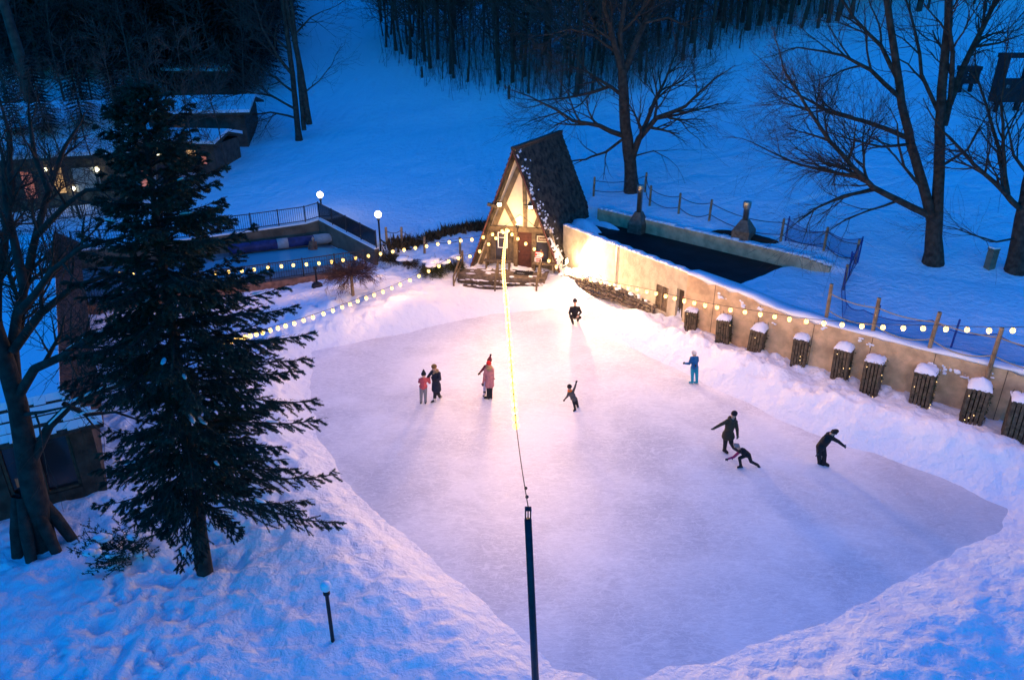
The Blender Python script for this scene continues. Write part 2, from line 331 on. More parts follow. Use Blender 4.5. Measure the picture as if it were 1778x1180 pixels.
# ------------------------------------------------------------------ mesh builder
class MB:
    def __init__(s): s.v = []; s.f = []; s.mi = []
    def add(s, vs, fs, mi=0):
        o = len(s.v); s.v.extend(vs); s.f.extend([tuple(i + o for i in f) for f in fs]); s.mi.extend([mi] * len(fs)); return s
    def hexa(s, p, mi=0):   # 8 points: bottom 0-3 ccw, top 4-7
        return s.add([tuple(q) for q in p], [(3, 2, 1, 0), (4, 5, 6, 7), (0, 1, 5, 4), (1, 2, 6, 5), (2, 3, 7, 6), (3, 0, 4, 7)], mi)
    def box(s, c, size, rz=0, mi=0, ax=None):
        hx, hy, hz = size[0] / 2, size[1] / 2, size[2] / 2
        X = Vector((math.cos(rz), math.sin(rz), 0)); Y = Vector((-math.sin(rz), math.cos(rz), 0)); Z = Vector((0, 0, 1))
        if ax: X, Y, Z = ax
        c = Vector(c)
        P = [c + X * a * hx + Y * b * hy + Z * d * hz for d in (-1, 1) for a, b in ((-1, -1), (1, -1), (1, 1), (-1, 1))]
        return s.hexa(P, mi)
    def beam(s, a, b, w, h, up=(0, 0, 1), mi=0):
        a, b = Vector(a), Vector(b); d = (b - a); L = d.length; d.normalize()
        u = Vector(up); x = d.cross(u)
        if x.length < 1e-5: x = d.cross(Vector((0, 1, 0)))
        x.normalize(); z = x.cross(d)
        return s.box((a + b) / 2, (L, w, h), ax=(d, x, z), mi=mi)
    def tube(s, pts, rad, n=6, cap=True, mi=0):
        pts = [Vector(p) for p in pts]; k = len(pts)
        if not hasattr(rad, '__len__'): rad = [rad] * k
        d0 = (pts[1] - pts[0]).normalized()
        x = d0.cross(Vector((0, 0, 1)))
        if x.length < .05: x = d0.cross(Vector((0, 1, 0)))
        x.normalize()
        vs = []
        for i in range(k):
            if i == 0: d = pts[1] - pts[0]
            elif i == k - 1: d = pts[-1] - pts[-2]
            else: d = pts[i + 1] - pts[i - 1]
            d.normalize()
            x = (x - d * x.dot(d))
            if x.length < 1e-5: x = d.orthogonal()
            x.normalize(); y = d.cross(x)
            for j in range(n):
                a = 2 * math.pi * j / n
                q = pts[i] + (x * math.cos(a) + y * math.sin(a)) * rad[i]; vs.append((q.x, q.y, q.z))
        fs = []
        for i in range(k - 1):
            for j in range(n):
                j2 = (j + 1) % n
                fs.append((i * n + j, i * n + j2, (i + 1) * n + j2, (i + 1) * n + j))
        if cap:
            fs.append(tuple(range(n - 1, -1, -1))); fs.append(tuple((k - 1) * n + j for j in range(n)))
        return s.add(vs, fs, mi)
    def ball(s, c, r, n=8, m=5, mi=0, ax=None, jit=0, rg=None):
        rx, ry, rz = (r, r, r) if not hasattr(r, '__len__') else r
        c = Vector(c); vs = []; fs = []
        X, Y, Z = ax or (Vector((1, 0, 0)), Vector((0, 1, 0)), Vector((0, 0, 1)))
        vs.append(tuple(c - Z * rz))
        for i in range(1, m):
            t = math.pi * i / m
            for j in range(n):
                a = 2 * math.pi * j / n; k = 1 + (rg.uniform(-jit, jit) if jit else 0)
                vs.append(tuple(c + (X * (rx * math.sin(t) * math.cos(a)) + Y * (ry * math.sin(t) * math.sin(a)) - Z * (rz * math.cos(t))) * k))
        vs.append(tuple(c + Z * rz)); T = len(vs) - 1
        for j in range(n):
            j2 = (j + 1) % n
            fs.append((0, 1 + j2, 1 + j)); fs.append((T, 1 + (m - 2) * n + j, 1 + (m - 2) * n + j2))
            for i in range(m - 2):
                fs.append((1 + i * n + j, 1 + i * n + j2, 1 + (i + 1) * n + j2, 1 + (i + 1) * n + j))
        return s.add(vs, fs, mi)
    def lathe(s, c, prof, n=16, mi=0):
        c = Vector(c); vs = []; fs = []
        for r, z in prof:
            for j in range(n):
                a = 2 * math.pi * j / n; vs.append((c.x + r * math.cos(a), c.y + r * math.sin(a), c.z + z))
        for i in range(len(prof) - 1):
            for j in range(n):
                j2 = (j + 1) % n; fs.append((i * n + j, i * n + j2, (i + 1) * n + j2, (i + 1) * n + j))
        fs.append(tuple(range(n - 1, -1, -1))); fs.append(tuple((len(prof) - 1) * n + j for j in range(n)))
        return s.add(vs, fs, mi)
    def prism(s, poly, z0, z1, mi=0):    # poly ccw list of (x,y); z0/z1 number or list
        n = len(poly)
        a = z0 if hasattr(z0, '__len__') else [z0] * n; b = z1 if hasattr(z1, '__len__') else [z1] * n
        vs = [(p[0], p[1], a[i]) for i, p in enumerate(poly)] + [(p[0], p[1], b[i]) for i, p in enumerate(poly)]
        fs = [tuple(range(n - 1, -1, -1)), tuple(range(n, 2 * n))] + [(i, (i + 1) % n, n + (i + 1) % n, n + i) for i in range(n)]
        return s.add(vs, fs, mi)
    def mesh(s, name, mats, smooth=False):
        me = bpy.data.meshes.new(name); me.from_pydata([tuple(v) for v in s.v], [], s.f)
        for m in (mats if isinstance(mats, (list, tuple)) else [mats]): me.materials.append(m)
        if any(s.mi): me.polygons.foreach_set('material_index', s.mi)
        if smooth: me.polygons.foreach_set('use_smooth', [True] * len(me.polygons))
        me.update(); return me
    def build(s, name, mats, parent=None, smooth=False):
        o = bpy.data.objects.new(name, s.mesh(name, mats, smooth)); COL.objects.link(o)
        if parent:
            o.parent = parent
            if parent.location.length or parent.rotation_euler.z: 
                o.matrix_parent_inverse = Matrix.LocRotScale(parent.location, parent.rotation_euler, parent.scale).inverted()
        return o

def tag(o, label=None, cat=None, group=None, kind=None):
    if label: o['label'] = label
    if cat: o['category'] = cat
    if group: o['group'] = group
    if kind: o['kind'] = kind
    return o
def thing(name, label, cat, loc=(0, 0, 0), group=None):
    o = bpy.data.objects.new(name, None); COL.objects.link(o); o.location = loc; o.empty_display_size = .2
    return tag(o, label, cat, group)
def dup(root, loc, rz=0, scale=1.0, label=None):
    def cp(o, par):
        c = o.copy(); COL.objects.link(c)
        if par: c.parent = par; c.matrix_parent_inverse = o.matrix_parent_inverse
        for ch in KIDS.get(o.name, []): cp(ch, c)
        return c
    r = cp(root, None); r.location = loc; r.rotation_euler = (0, 0, rz); r.scale = (scale,) * 3
    if label: r['label'] = label
    return r
KIDS = {}
def kids(root, *ch): KIDS[root.name] = list(ch)

def grid_sheet(name, xs, ys, zf, material):
    X, Y = np.meshgrid(xs, ys); Z = zf(X, Y)
    nx, ny = len(xs), len(ys)
    v = np.stack([X, Y, Z], -1).reshape(-1, 3)
    i = np.arange(ny - 1)[:, None] * nx + np.arange(nx - 1)[None, :]
    f = np.stack([i, i + 1, i + nx + 1, i + nx], -1).reshape(-1, 4)
    me = bpy.data.meshes.new(name)
    me.vertices.add(len(v)); me.vertices.foreach_set('co', v.ravel())
    me.loops.add(f.size); me.loops.foreach_set('vertex_index', f.ravel())
    me.polygons.add(len(f)); me.polygons.foreach_set('loop_start', np.arange(0, f.size, 4)); me.polygons.foreach_set('loop_total', np.full(len(f), 4))
    me.polygons.foreach_set('use_smooth', np.ones(len(f), bool))
    me.update(calc_edges=True); me.validate(); me.materials.append(material)
    o = bpy.data.objects.new(name, me); COL.objects.link(o); return o

# ------------------------------------------------------------------ ground and ice
def spread(lo, hi, step, far, k):
    a = list(np.arange(lo, hi, step)); s = step
    while a[-1] < far[1]: s *= k; a.append(a[-1] + s)
    s = step; b = []
    x = lo
    while x > far[0]: s *= k; x -= s; b.append(x)
    return np.array(b[::-1] + a)
xs = spread(-17, 21, .105, (-160, 170), 1.09)
ys = spread(8, 44, .105, (1, 330), 1.045)
g = grid_sheet('snow_ground', xs, ys, H, M['snow_ground']); tag(g, kind='structure')
ice = MB()
icexy = [(x * 1.0, y) for x, y in RINK]
cxm = sum(p[0] for p in RINK) / len(RINK); cym = sum(p[1] for p in RINK) / len(RINK)
ring = []
for x, y in RINK:
    d = Vector((x - cxm, y - cym)); ring.append((x + d.x / d.length * .55, y + d.y / d.length * .55, 0.0))
ice.add(ring, [tuple(range(len(ring)))])
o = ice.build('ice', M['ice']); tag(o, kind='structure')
if o.data.polygons[0].normal.z < 0: o.data.flip_normals()

# ------------------------------------------------------------------ trees
def wander(rg, a): return Vector((rg.gauss(0, a), rg.gauss(0, a), rg.gauss(0, a)))
def grow(mb, p, d, L, r, lvl, rg, seg=.5, trop=.04, wand=.12, nch=(3, 6), spread_=(.6, 1.0), minr=.006, twig=None, ratio=(.42, .7)):
    n = max(2, min(7, int(L / seg) + 1)); st = L / n
    pts = [Vector(p)]; d = Vector(d).normalized(); ds = [d]
    for i in range(n):
        d = (d + wander(rg, wand) + Vector((0, 0, trop))).normalized(); pts.append(pts[-1] + d * st); ds.append(d)
    rad = [max(minr, r * (1 - .72 * i / n)) for i in range(n + 1)]
    (twig if (twig is not None and lvl <= 1) else mb).tube(pts, rad, 5 if r > .08 else (4 if r > .025 else 3), cap=False)
    if lvl > 0: sprout(mb, pts, rad, ds, L, lvl, rg, seg, trop, wand, nch, spread_, minr, twig, ratio)
def sprout(mb, pts, rad, ds, L, lvl, rg, seg, trop, wand, nch, spread_, minr, twig, ratio=(.42, .7), t0=.2):
    k = rg.randint(*nch); n = len(pts) - 1
    for j in range(k):
        t = t0 + (1 - t0) * (j + rg.random()) / k; i = min(n - 1, int(t * n)); fr = t * n - i
        q = pts[i].lerp(pts[i + 1], fr); rr = rad[i] * (1 - fr) + rad[i + 1] * fr
        dd = ds[min(i + 1, len(ds) - 1)]; o_ = dd.orthogonal().normalized(); o_.rotate(Quaternion(dd, rg.uniform(0, 2 * math.pi)))
        an = rg.uniform(*spread_); nd = dd * math.cos(an) + o_ * math.sin(an)
        grow(mb, q, nd, L * rg.uniform(*ratio) * (1.15 - .5 * t), max(minr, rr * .62), lvl - 1, rg, seg, trop, wand, nch, spread_, minr, twig, ratio)
def limb(mb, tw, pix, Y0, r0, r1, rg, dy=0.0, lvl=3, Lch=2.4, nch=(4, 6), dens=1.0, sides=7, trop=.05, minr=.006, t0=.25, wand=.13, spread_=(.5, 1.05), jit=.08):
    pts = [aty(x, y, Y0 + dy * i / max(1, len(pix) - 1)) for i, (x, y) in enumerate(pix)]
    # subdivide with a little jitter
    P = [pts[0]]
    for a, b in zip(pts[:-1], pts[1:]):
        k = max(1, int((b - a).length / .7))
        for j in range(1, k + 1):
            P.append(a.lerp(b, j / k) + (wander(rg, jit * r0 * 1.2 + .012) if not (j == k) else Vector((0, 0, 0))))
    n = len(P) - 1; rad = [r0 + (r1 - r0) * i / n for i in range(n + 1)]
    mb.tube(P, rad, sides, cap=False)
    ds = [(P[min(i + 1, n)] - P[max(i - 1, 0)]).normalized() for i in range(n + 1)]
    if lvl > 0:
        L = sum((b - a).length for a, b in zip(P[:-1], P[1:]))
        k = int(max(2, L * dens)); 
        sprout(mb, P, rad, ds, Lch, lvl, rg, .45, trop, wand, (k, k + 1), spread_, minr, tw, (.6, 1.15), t0)
        grow(mb, P[-1], ds[-1], Lch * .8, r1, lvl - 1, rg, .45, trop, wand, nch, spread_, minr, tw)
    return P

def tree_from(label, Y0, trunk, limbs, seed, bark='bark', group=None, flare=1.35, name='bare_tree', **kw):
    rg = random.Random(seed); mb = MB(); tw = MB()
    base = aty(*trunk[0][0][0], Y0); base.z = Hs(base.x, base.y) - .15
    t = thing(name, label, 'tree', tuple(base), group)
    tr = MB()
    for pix, r0, r1 in trunk:
        pts = [aty(x, y, Y0) for x, y in pix]
        if pix is trunk[0][0]: pts[0].z = base.z; pts[0].x = base.x
        P = [pts[0]]
        for a, b in zip(pts[:-1], pts[1:]):
            k = max(1, int((b - a).length / .6)); P += [a.lerp(b, j / k) + wander(rg, .015) for j in range(1, k + 1)]
        n = len(P) - 1; rad = [(r0 + (r1 - r0) * i / n) for i in range(n + 1)]
        if pix is trunk[0][0]: rad[0] *= flare; rad[1] *= 1 + (flare - 1) * .3
        tr.tube(P, rad, 12, cap=False)
    tr.build('trunk', M[bark], t, True)
    for l in limbs:
        a = dict(kw); a.update(l[3] if len(l) > 3 else {})
        limb(mb, tw, l[0], Y0, l[1], l[2], rg, **a)
    mb.build('limb', M[bark], t, True); tw.build('twig', M['twig'], t)
    return t

# tree beyond the cabin
tree_from('large bare tree with a forked trunk on the snow behind the A-frame cabin', 44.6,
    [([(1097, 348), (1094, 280), (1086, 220), (1083, 165), (1080, 120)], .40, .26)],
    [([(1083, 236), (1040, 218), (995, 210), (965, 190), (940, 178)], .16, .05, dict(dy=-1.5)),
     ([(1083, 168), (1060, 150), (1030, 160), (985, 170), (945, 174)], .12, .04, dict(dy=1.5)),
     ([(1095, 288), (1110, 240), (1140, 205), (1190, 185), (1215, 160)], .24, .06, dict(dy=-1.2)),
     ([(1113, 234), (1135, 180), (1155, 140), (1168, 105)], .15, .05, dict(dy=1.2)),
     ([(1140, 206), (1175, 200), (1215, 190)], .10, .04),
     ([(1080, 130), (1065, 70), (1050, 15), (1040, -60)], .20, .08, dict(dy=-1)),
     ([(1082, 128), (1110, 60), (1140, -10), (1160, -80)], .22, .08, dict(dy=1.5)),
     ([(1080, 122), (1076, 60), (1088, -20), (1092, -90)], .20, .08),
     ([(1062, 152), (1020, 125), (985, 112)], .09, .03, dict(dy=.8)),
     ([(1070, 90), (1030, 60), (990, 50), (955, 60)], .10, .03, dict(dy=-.8)),
     ([(1120, 40), (1160, 30), (1200, 50)], .09, .03),
     ([(1086, 238), (1052, 264), (1027, 272)], .09, .06, dict(lvl=2, dens=.4)),
     ([(1105, 270), (1135, 262), (1160, 275)], .05, .02, dict(lvl=2)),
     ], 11, dens=1.15, Lch=3.0, minr=.0055, nch=(3, 5), spread_=(.4, .9), trop=.03)
# big double tree on the right
tree_from('biggest bare tree with two tall stems on the right-hand slope', 32.6,
    [([(1620, 457), (1621, 410), (1624, 366)], .37, .33),
     ([(1617, 380), (1602, 320), (1582, 250), (1566, 180), (1556, 110), (1545, 40), (1533, -50)], .22, .11),
     ([(1626, 380), (1632, 300), (1631, 220), (1638, 120), (1645, 40), (1650, -60)], .25, .13)],
    [([(1638, 218), (1660, 150), (1690, 80), (1725, 10), (1750, -50)], .17, .07, dict(dy=1)),
     ([(1650, 172), (1654, 90), (1648, 20), (1640, -40)], .11, .05, dict(dy=-1)),
     ([(1620, 376), (1560, 348), (1515, 325), (1480, 290), (1440, 245), (1400, 185), (1365, 130)], .16, .04, dict(dy=-1.5)),
     ([(1520, 328), (1465, 340), (1420, 360), (1385, 385)], .10, .03, dict(dy=-1.5)),
     ([(1500, 308), (1440, 298), (1385, 285), (1335, 262)], .10, .03, dict(dy=1)),
     ([(1579, 241), (1505, 212), (1440, 195), (1365, 150)], .11, .03, dict(dy=1.5)),
     ([(1565, 172), (1512, 122), (1465, 97), (1400, 85)], .10, .03, dict(dy=-1)),
     ([(1560, 140), (1530, 80), (1482, 30), (1450, -20)], .10, .04, dict(dy=1)),
     ([(1604, 330), (1570, 290), (1560, 250), (1558, 215)], .08, .03, dict(dy=-1)),
     ([(1582, 250), (1530, 255), (1470, 240)], .07, .03, dict(dy=-1.5)),
     ([(1632, 200), (1600, 130), (1590, 60), (1570, -10)], .09, .04, dict(dy=1.5)),
     ([(1632, 290), (1680, 260), (1700, 225)], .07, .03, dict(dy=-.5)),
     ([(1690, 82), (1735, 75), (1775, 60)], .06, .02),
     ([(1560, 348), (1510, 365), (1470, 380), (1440, 400)], .06, .02, dict(dy=-1))], 23, dens=1.05, Lch=2.7, spread_=(.35, .8), minr=.0045, nch=(2, 4), trop=.0)
tree_from('bare leaning tree at the right edge beside a small utility box', 31.4,
    [([(1763, 474), (1770, 415), (1783, 345), (1800, 260), (1810, 150)], .36, .2)],
    [([(1778, 368), (1745, 335), (1692, 287), (1648, 238)], .13, .05, dict(dy=-1)),
     ([(1750, 338), (1735, 260), (1715, 190), (1698, 140)], .10, .04, dict(dy=.8)),
     ([(1747, 336), (1742, 250), (1738, 180), (1745, 110)], .09, .03),
     ([(1771, 412), (1730, 420), (1690, 408), (1655, 395)], .05, .02, dict(dy=-1)),
     ([(1790, 310), (1760, 270), (1750, 220)], .08, .03)], 31, dens=1.2, Lch=2.6, minr=.0045, nch=(3, 4), spread_=(.35, .85))
# clump at the edge of the ski run
tree_from('clump of three tall bare stems at the left edge of the ski run', 62.5,
    [([(518, 232), (508, 130), (492, 10), (484, -60)], .25, .14),
     ([(528, 226), (518, 110), (505, 0), (498, -70)], .20, .12),
     ([(537, 216), (520, 110), (496, 0), (480, -80)], .25, .14)],
    [([(508, 130), (480, 95), (455, 50), (440, 0)], .14, .05, dict(dy=-1.5)),
     ([(510, 160), (478, 135), (445, 110)], .10, .04, dict(dy=1)),
     ([(514, 190), (470, 165), (430, 160), (395, 168)], .10, .03, dict(dy=-1)),
     ([(513, 205), (470, 195), (430, 200), (400, 210)], .09, .03, dict(dy=1)),
     ([(505, 90), (470, 60), (430, 40)], .10, .04),
     ([(512, 60), (540, 30), (560, 20)], .08, .03),
     ([(530, 160), (555, 140), (570, 120)], .06, .03)], 37, dens=1.3, Lch=3.0)
# near left tree
tree_from('big gnarled bare tree with snow on its limbs at the left edge', 16.6,
    [([(78, 968), (62, 870), (46, 780), (30, 700), (12, 630), (-15, 560)], .34, .19)],
    [([(28, 700), (22, 600), (42, 500), (62, 410), (85, 330), (110, 260)], .17, .05, dict(dy=1.5)),
     ([(30, 690), (60, 640), (105, 620), (150, 590), (205, 572), (270, 580)], .13, .04, dict(dy=-1)),
     ([(56, 800), (85, 740), (125, 700), (170, 680), (235, 660), (300, 645)], .14, .035, dict(dy=1.0)),
     ([(22, 610), (70, 545), (125, 500), (180, 480), (240, 470)], .12, .03, dict(dy=1.4)),
     ([(34, 540), (90, 470), (140, 430), (200, 415)], .11, .03, dict(dy=-1)),
     ([(42, 500), (25, 420), (10, 350), (5, 270)], .12, .04, dict(dy=1)),
     ([(62, 410), (110, 360), (150, 330), (190, 330)], .08, .03),
     ([(0, 600), (-5, 500), (8, 420), (20, 330), (15, 230)], .16, .05, dict(dy=2)),
     ([(110, 700), (150, 720), (200, 715), (260, 735)], .07, .02, dict(dy=1)),
     ([(36, 720), (75, 715), (120, 705)], .06, .02, dict(dy=-1)),
     ([(85, 330), (60, 270), (50, 200)], .08, .03)], 41, bark='bark_grey', dens=1.5, Lch=1.3, flare=1.2, minr=.004, nch=(2, 4))
# buttress roots and snow lying on the limbs of that tree
ltree = [o for o in bpy.data.objects if o.name.startswith('bare_tree') and 'gnarled' in o.get('label', '')][0]
rt = MB(); b0 = ltree.location
for dx, dy, dz in ((.55, -.25, 0), (-.35, -.45, 0), (.1, -.6, 0), (-.5, .2, 0), (.7, .25, 0)):
    rt.tube([b0 + Vector((dx * .35, dy * .35, 1.9)), b0 + Vector((dx * .75, dy * .75, .9)), b0 + Vector((dx * 1.15, dy * 1.15, -.15))], [.11, .17, .14], 8, False)
rt.build('root', M['bark_grey'], ltree, True)
sn_ = MB()
for pix, Y0, dy in (([(85, 738), (125, 698), (170, 678), (235, 658)], 16.6, .7), ([(105, 616), (150, 586), (205, 568)], 16.6, -.5), ([(128, 726), (150, 716), (200, 711)], 16.6, .7)):
    P = [aty(x, y, Y0 + dy * i / 3) + Vector((0, 0, .035)) for i, (x, y) in enumerate(pix)]
    sn_.tube(P, [.02, .035, .03, .01][:len(P)], 6)
tag(sn_.build('snow', M['snow'], ltree, True), kind='stuff')

# ---- spruce
def spruce():
    rg = random.Random(5)
    base = aty(357, 992, 15.5); base.z = Hs(base.x, base.y) - .1
    top = Vector((-7.35, 15.5, 12.7))
    t = thing('spruce_tree', 'tall dark spruce standing at the left side of the rink', 'tree', tuple(base))
    tr = MB(); tr.tube([base.lerp(top, k / 10) + wander(rg, .012) for k in range(11)], [.20 * (1 - k / 10.5) + .012 for k in range(11)], 10, False)
    tr.build('trunk', M['bark_grey'], t, True)
    br = MB(); sw = MB()
    nv = []; nf = []
    def needles(a, b, wid, n):
        d = (b - a); L = d.length; d.normalize(); x = d.orthogonal().normalized(); y = d.cross(x)
        for k in range(n):
            tt = (k + rg.random()) / n; p = a + d * (L * tt); an = rg.uniform(0, 6.283)
            o_ = x * math.cos(an) + y * math.sin(an); w = wid * (1 - .45 * tt) * rg.uniform(.7, 1.2)
            tip = p + (o_ * .8 + d * .75 + Vector((0, 0, -.08))) * w; s = d.cross(o_) * .0095 + d * .003
            i = len(nv); nv.extend([tuple(p - s), tuple(p + s), tuple(tip)]); nf.append((i, i + 1, i + 2))
    z = 2.1
    Zs = [0, 1.5, 4, 6.8, 9.4, 11.3, 12.5]; Rs = [2.6, 3.4, 3.3, 2.75, 1.9, 1.2, .25]
    while z < 12.35:
        f = z / 12.4
        Rz = np.interp(z, Zs, Rs); nb = rg.randint(7, 10) if z > 2 else rg.randint(4, 6)
        a0 = rg.uniform(0, 6.28)
        for j in range(nb):
            an = a0 + 6.283 * j / nb + rg.uniform(-.35, .35); L = Rz * rg.choice([rg.uniform(.45, .8), rg.uniform(.8, 1.1)])
            if math.cos(an) < -.2: L *= .80
            if math.sin(an) < -.25 and z < 6.5: L *= .62
            p = base.lerp(top, (z + rg.uniform(-.12, .12)) / 12.6); o_ = Vector((math.cos(an), math.sin(an), 0))
            el = np.interp(f, [0, .4, .8, 1], [-.10, -.02, .35, .9]); n = 8; pts = [p]
            for k in range(n):
                tt = k / n; sl = el - .32 * math.sin(min(1, tt * 1.3) * 2.2) * (1 - f * .7) + .55 * max(0, tt - .55)
                pts.append(pts[-1] + (o_ + Vector((rg.gauss(0, .05), rg.gauss(0, .05), sl))).normalized() * (L / n))
            br.tube(pts, [max(.006, .034 * (L / 3) * (1 - k / (n + .6)) + .006) for k in range(n + 1)], 4, False)
            sd = o_.cross(Vector((0, 0, 1)))
            m_ = max(5, int(L * 6.5))
            for k in range(m_):
                tt = .22 + .78 * (k + rg.random() * .8) / m_; ii = min(n - 1, int(tt * n)); q = pts[ii].lerp(pts[ii + 1], tt * n - ii)
                d = (pts[ii + 1] - pts[ii]).normalized(); side = 1 if k % 2 else -1
                sl = (.28 + .42 * L * .3) * (1.15 - .75 * tt) * rg.uniform(.7, 1.2)
                e = q + (d * .75 + sd * side * rg.uniform(.5, .95) + Vector((0, 0, rg.uniform(-.75, .05)))).normalized() * sl
                mid = q.lerp(e, .5) + Vector((0, 0, .02))
                br.tube([q, mid, e], [.007, .006, .004], 3, False)
                needles(q, e, .092, int(56 + 84 * sl))
                # secondary hanging twig
                for q2 in (.35, .65):
                    if rg.random() < .95:
                        s2 = q.lerp(e, q2); e2 = s2 + (d * .6 - sd * side * rg.uniform(-.2, .6) + Vector((0, 0, rg.uniform(-.8, -.1)))).normalized() * sl * .55
                        needles(s2, e2, .082, int(32 + 54 * sl))
            needles(pts[2], pts[-1], .085, int(22 * L))
            needles(pts[-2], pts[-1] + (pts[-1] - pts[-2]) * .4, .09, 26)
            if rg.random() < .13 and L > .8:
                ii = rg.randint(3, 6); d = pts[ii + 1] - pts[ii]; d.normalize()
                sw.ball(pts[ii] + Vector((0, 0, .06)), (rg.uniform(.08, .20), rg.uniform(.03, .07), .022), 7, 4, ax=(d, d.cross(Vector((0, 0, 1))).normalized(), Vector((0, 0, 1))), jit=.2, rg=rg)
        z += rg.uniform(.20, .33)
    br.build('branch', M['bark_grey'], t)
    nm = MB(); nm.v = nv; nm.f = nf; nm.mi = [0] * len(nf); nm.build('needles', M['needle'], t)
    tag(sw.build('snow', M['snow'], t, True), kind='stuff')
spruce()

# ---- generic woodland trees (prototypes copied)
def proto_bare(i, h, r, kind):
    rg = random.Random(100 + i); t = MB(); c = MB()
    n = 9; d = Vector((rg.gauss(0, .05), rg.gauss(0, .05), 1)).normalized(); pts = [Vector((0, 0, -.3))]
    for k in range(n):
        d = (d + Vector((rg.gauss(0, .035), rg.gauss(0, .035), .03))).normalized(); pts.append(pts[-1] + d * (h / n))
    rad = [r * (1.25 if k == 0 else 1 - .85 * k / n) for k in range(n + 1)]
    t.tube(pts, rad, 7, False)
    lo = .14 if kind == 'tall' else .08
    for k in range(46 if kind == 'tall' else 28):
        tt = lo + (1 - lo) * rg.random() ** .8; ii = min(n - 1, int(tt * n)); q = pts[ii].lerp(pts[ii + 1], tt * n - ii)
        an = rg.uniform(0, 6.283); e = rg.uniform(.25, 1.0)
        grow(c, q, Vector((math.cos(an), math.sin(an), e)), (h * .22) * (1.2 - tt) + .6, r * .30 * (1.15 - tt) + .012, 2, rg, .8, .06, .14, (3, 5), (.4, .9), .013)
    o = t.build('bare_tree', M['far_bark'], None, True); cc = c.build('crown', M['far_bark'], o); kids(o, cc)
    return o
def proto_fir(i, h, r):
    rg = random.Random(200 + i); t = MB(); t.tube([(0, 0, -.3), (0, 0, h * .5), (0, 0, h)], [.2, .12, .02], 7, False)
    c = MB(); z = h * .10
    while z < h:
        R_ = r * (1 - z / h) ** .85 + .15; nb = rg.randint(7, 9); a0 = rg.random() * 6
        for j in range(nb):
            an = a0 + 6.283 * j / nb + rg.uniform(-.3, .3); L = R_ * rg.uniform(.7, 1.1); o_ = Vector((math.cos(an), math.sin(an), 0)); sd = o_.cross(Vector((0, 0, 1)))
            tip = Vector((0, 0, z)) + o_ * L + Vector((0, 0, -.28 * L))
            for k in range(12):
                tt = .15 + .85 * k / 11; q = Vector((0, 0, z)).lerp(tip, tt); s = 1 if k % 2 else -1; w = (.35 + .22 * R_) * (1.2 - .7 * tt)
                e = q + (o_ * .7 + sd * s * rg.uniform(.4, .9) + Vector((0, 0, rg.uniform(-.6, .1)))) * w
                c.add([tuple(q - o_ * .10), tuple(q + o_ * .10), tuple(e)], [(0, 1, 2)])
            c.add([tuple(Vector((0, 0, z)) + sd * .06), tuple(Vector((0, 0, z)) - sd * .06), tuple(tip)], [(0, 1, 2)])
        z += h * .022
    o = t.build('fir_tree', M['far_bark'], None, True); cc = c.build('crown', M['far_needle'], o); kids(o, cc); return o
PB = [proto_bare(i, h, r, k) for i, (h, r, k) in enumerate([(19, .14, 'tall'), (22, .19, 'tall'), (17, .095, 'tall'), (20, .12, 'tall'), (11, .06, 'slim'), (8, .045, 'slim'), (14, .075, 'slim')])]
PF = [proto_fir(i, h, r) for i, (h, r) in enumerate([(17, 3.2), (20, 3.6), (13, 2.8)])]
_used = set()
def plant(proto, loc, s, label, group, cat='tree'):
    rz = rng.uniform(0, 6.28)
    if proto.name not in _used:
        _used.add(proto.name); o = proto; o.location = loc; o.rotation_euler = (0, 0, rz); o.scale = (s,) * 3; o['label'] = label
    else: o = dup(proto, loc, rz, s, label)
    tag(o, None, cat, group)
    return o
EDGE = [(655, 92), (700, 112), (760, 140), (830, 158), (900, 168), (960, 172), (1010, 175), (1060, 165), (1130, 150), (1185, 120), (1240, 92), (1300, 62), (1380, 58), (1480, 40), (1600, 25), (1778, 15)]
def edge_y(x): return np.interp(x, [e[0] for e in EDGE], [e[1] for e in EDGE])
n = 0; tries = 0; placed = []
while n < 215 and tries < 4000:
    tries += 1
    px = rng.uniform(655, 1500) if rng.random() < .86 else rng.uniform(1400, 1778)
    ey = edge_y(px); py = ey - abs(rng.gauss(0, 58)) * (1 if px < 1300 else .8) - rng.uniform(0, 8)
    if py < -75: continue
    p = ground(px, py)
    if any((p - q).length < .9 for q in placed): continue
    placed.append(p)
    k = rng.random(); pr = PB[rng.choice([0, 1, 2, 3])] if k < .58 else PB[rng.choice([4, 5, 6])]
    slim = pr in PB[4:]
    zone = 'behind the cabin' if px < 1000 else ('behind the forked tree' if px < 1260 else 'at the top right of the slope')
    lab = ('slim bare sapling in the hillside wood ' if slim else 'tall bare trunk in the hillside wood ') + zone
    plant(pr, p, rng.uniform(.8, 1.2), lab, ('slim saplings of the hillside wood ' if slim else 'tall trunks of the hillside wood ') + zone); n += 1
# dark wood at the upper left
n = 0; tries = 0; placed = []
while n < 130 and tries < 4000:
    tries += 1
    px = rng.uniform(-60, 500); ey = np.interp(px, [-60, 0, 200, 300, 430, 470, 500], [135, 130, 150, 165, 165, 120, 30]); py = ey - abs(rng.gauss(0, 60))
    if py < -60: continue
    p = ground(px, py)
    if any((p - q).length < 1.6 for q in placed): continue
    placed.append(p)
    if rng.random() < .55: plant(rng.choice(PF), p, rng.uniform(.85, 1.35), 'dark fir in the wood above the lodge', 'dark firs of the wood above the lodge')
    else:
        plant(PB[rng.choice([0, 1, 2, 3, 6])], p, rng.uniform(.8, 1.15), 'bare trunk in the dark wood above the lodge', 'bare trunks of the dark wood above the lodge')
    n += 1
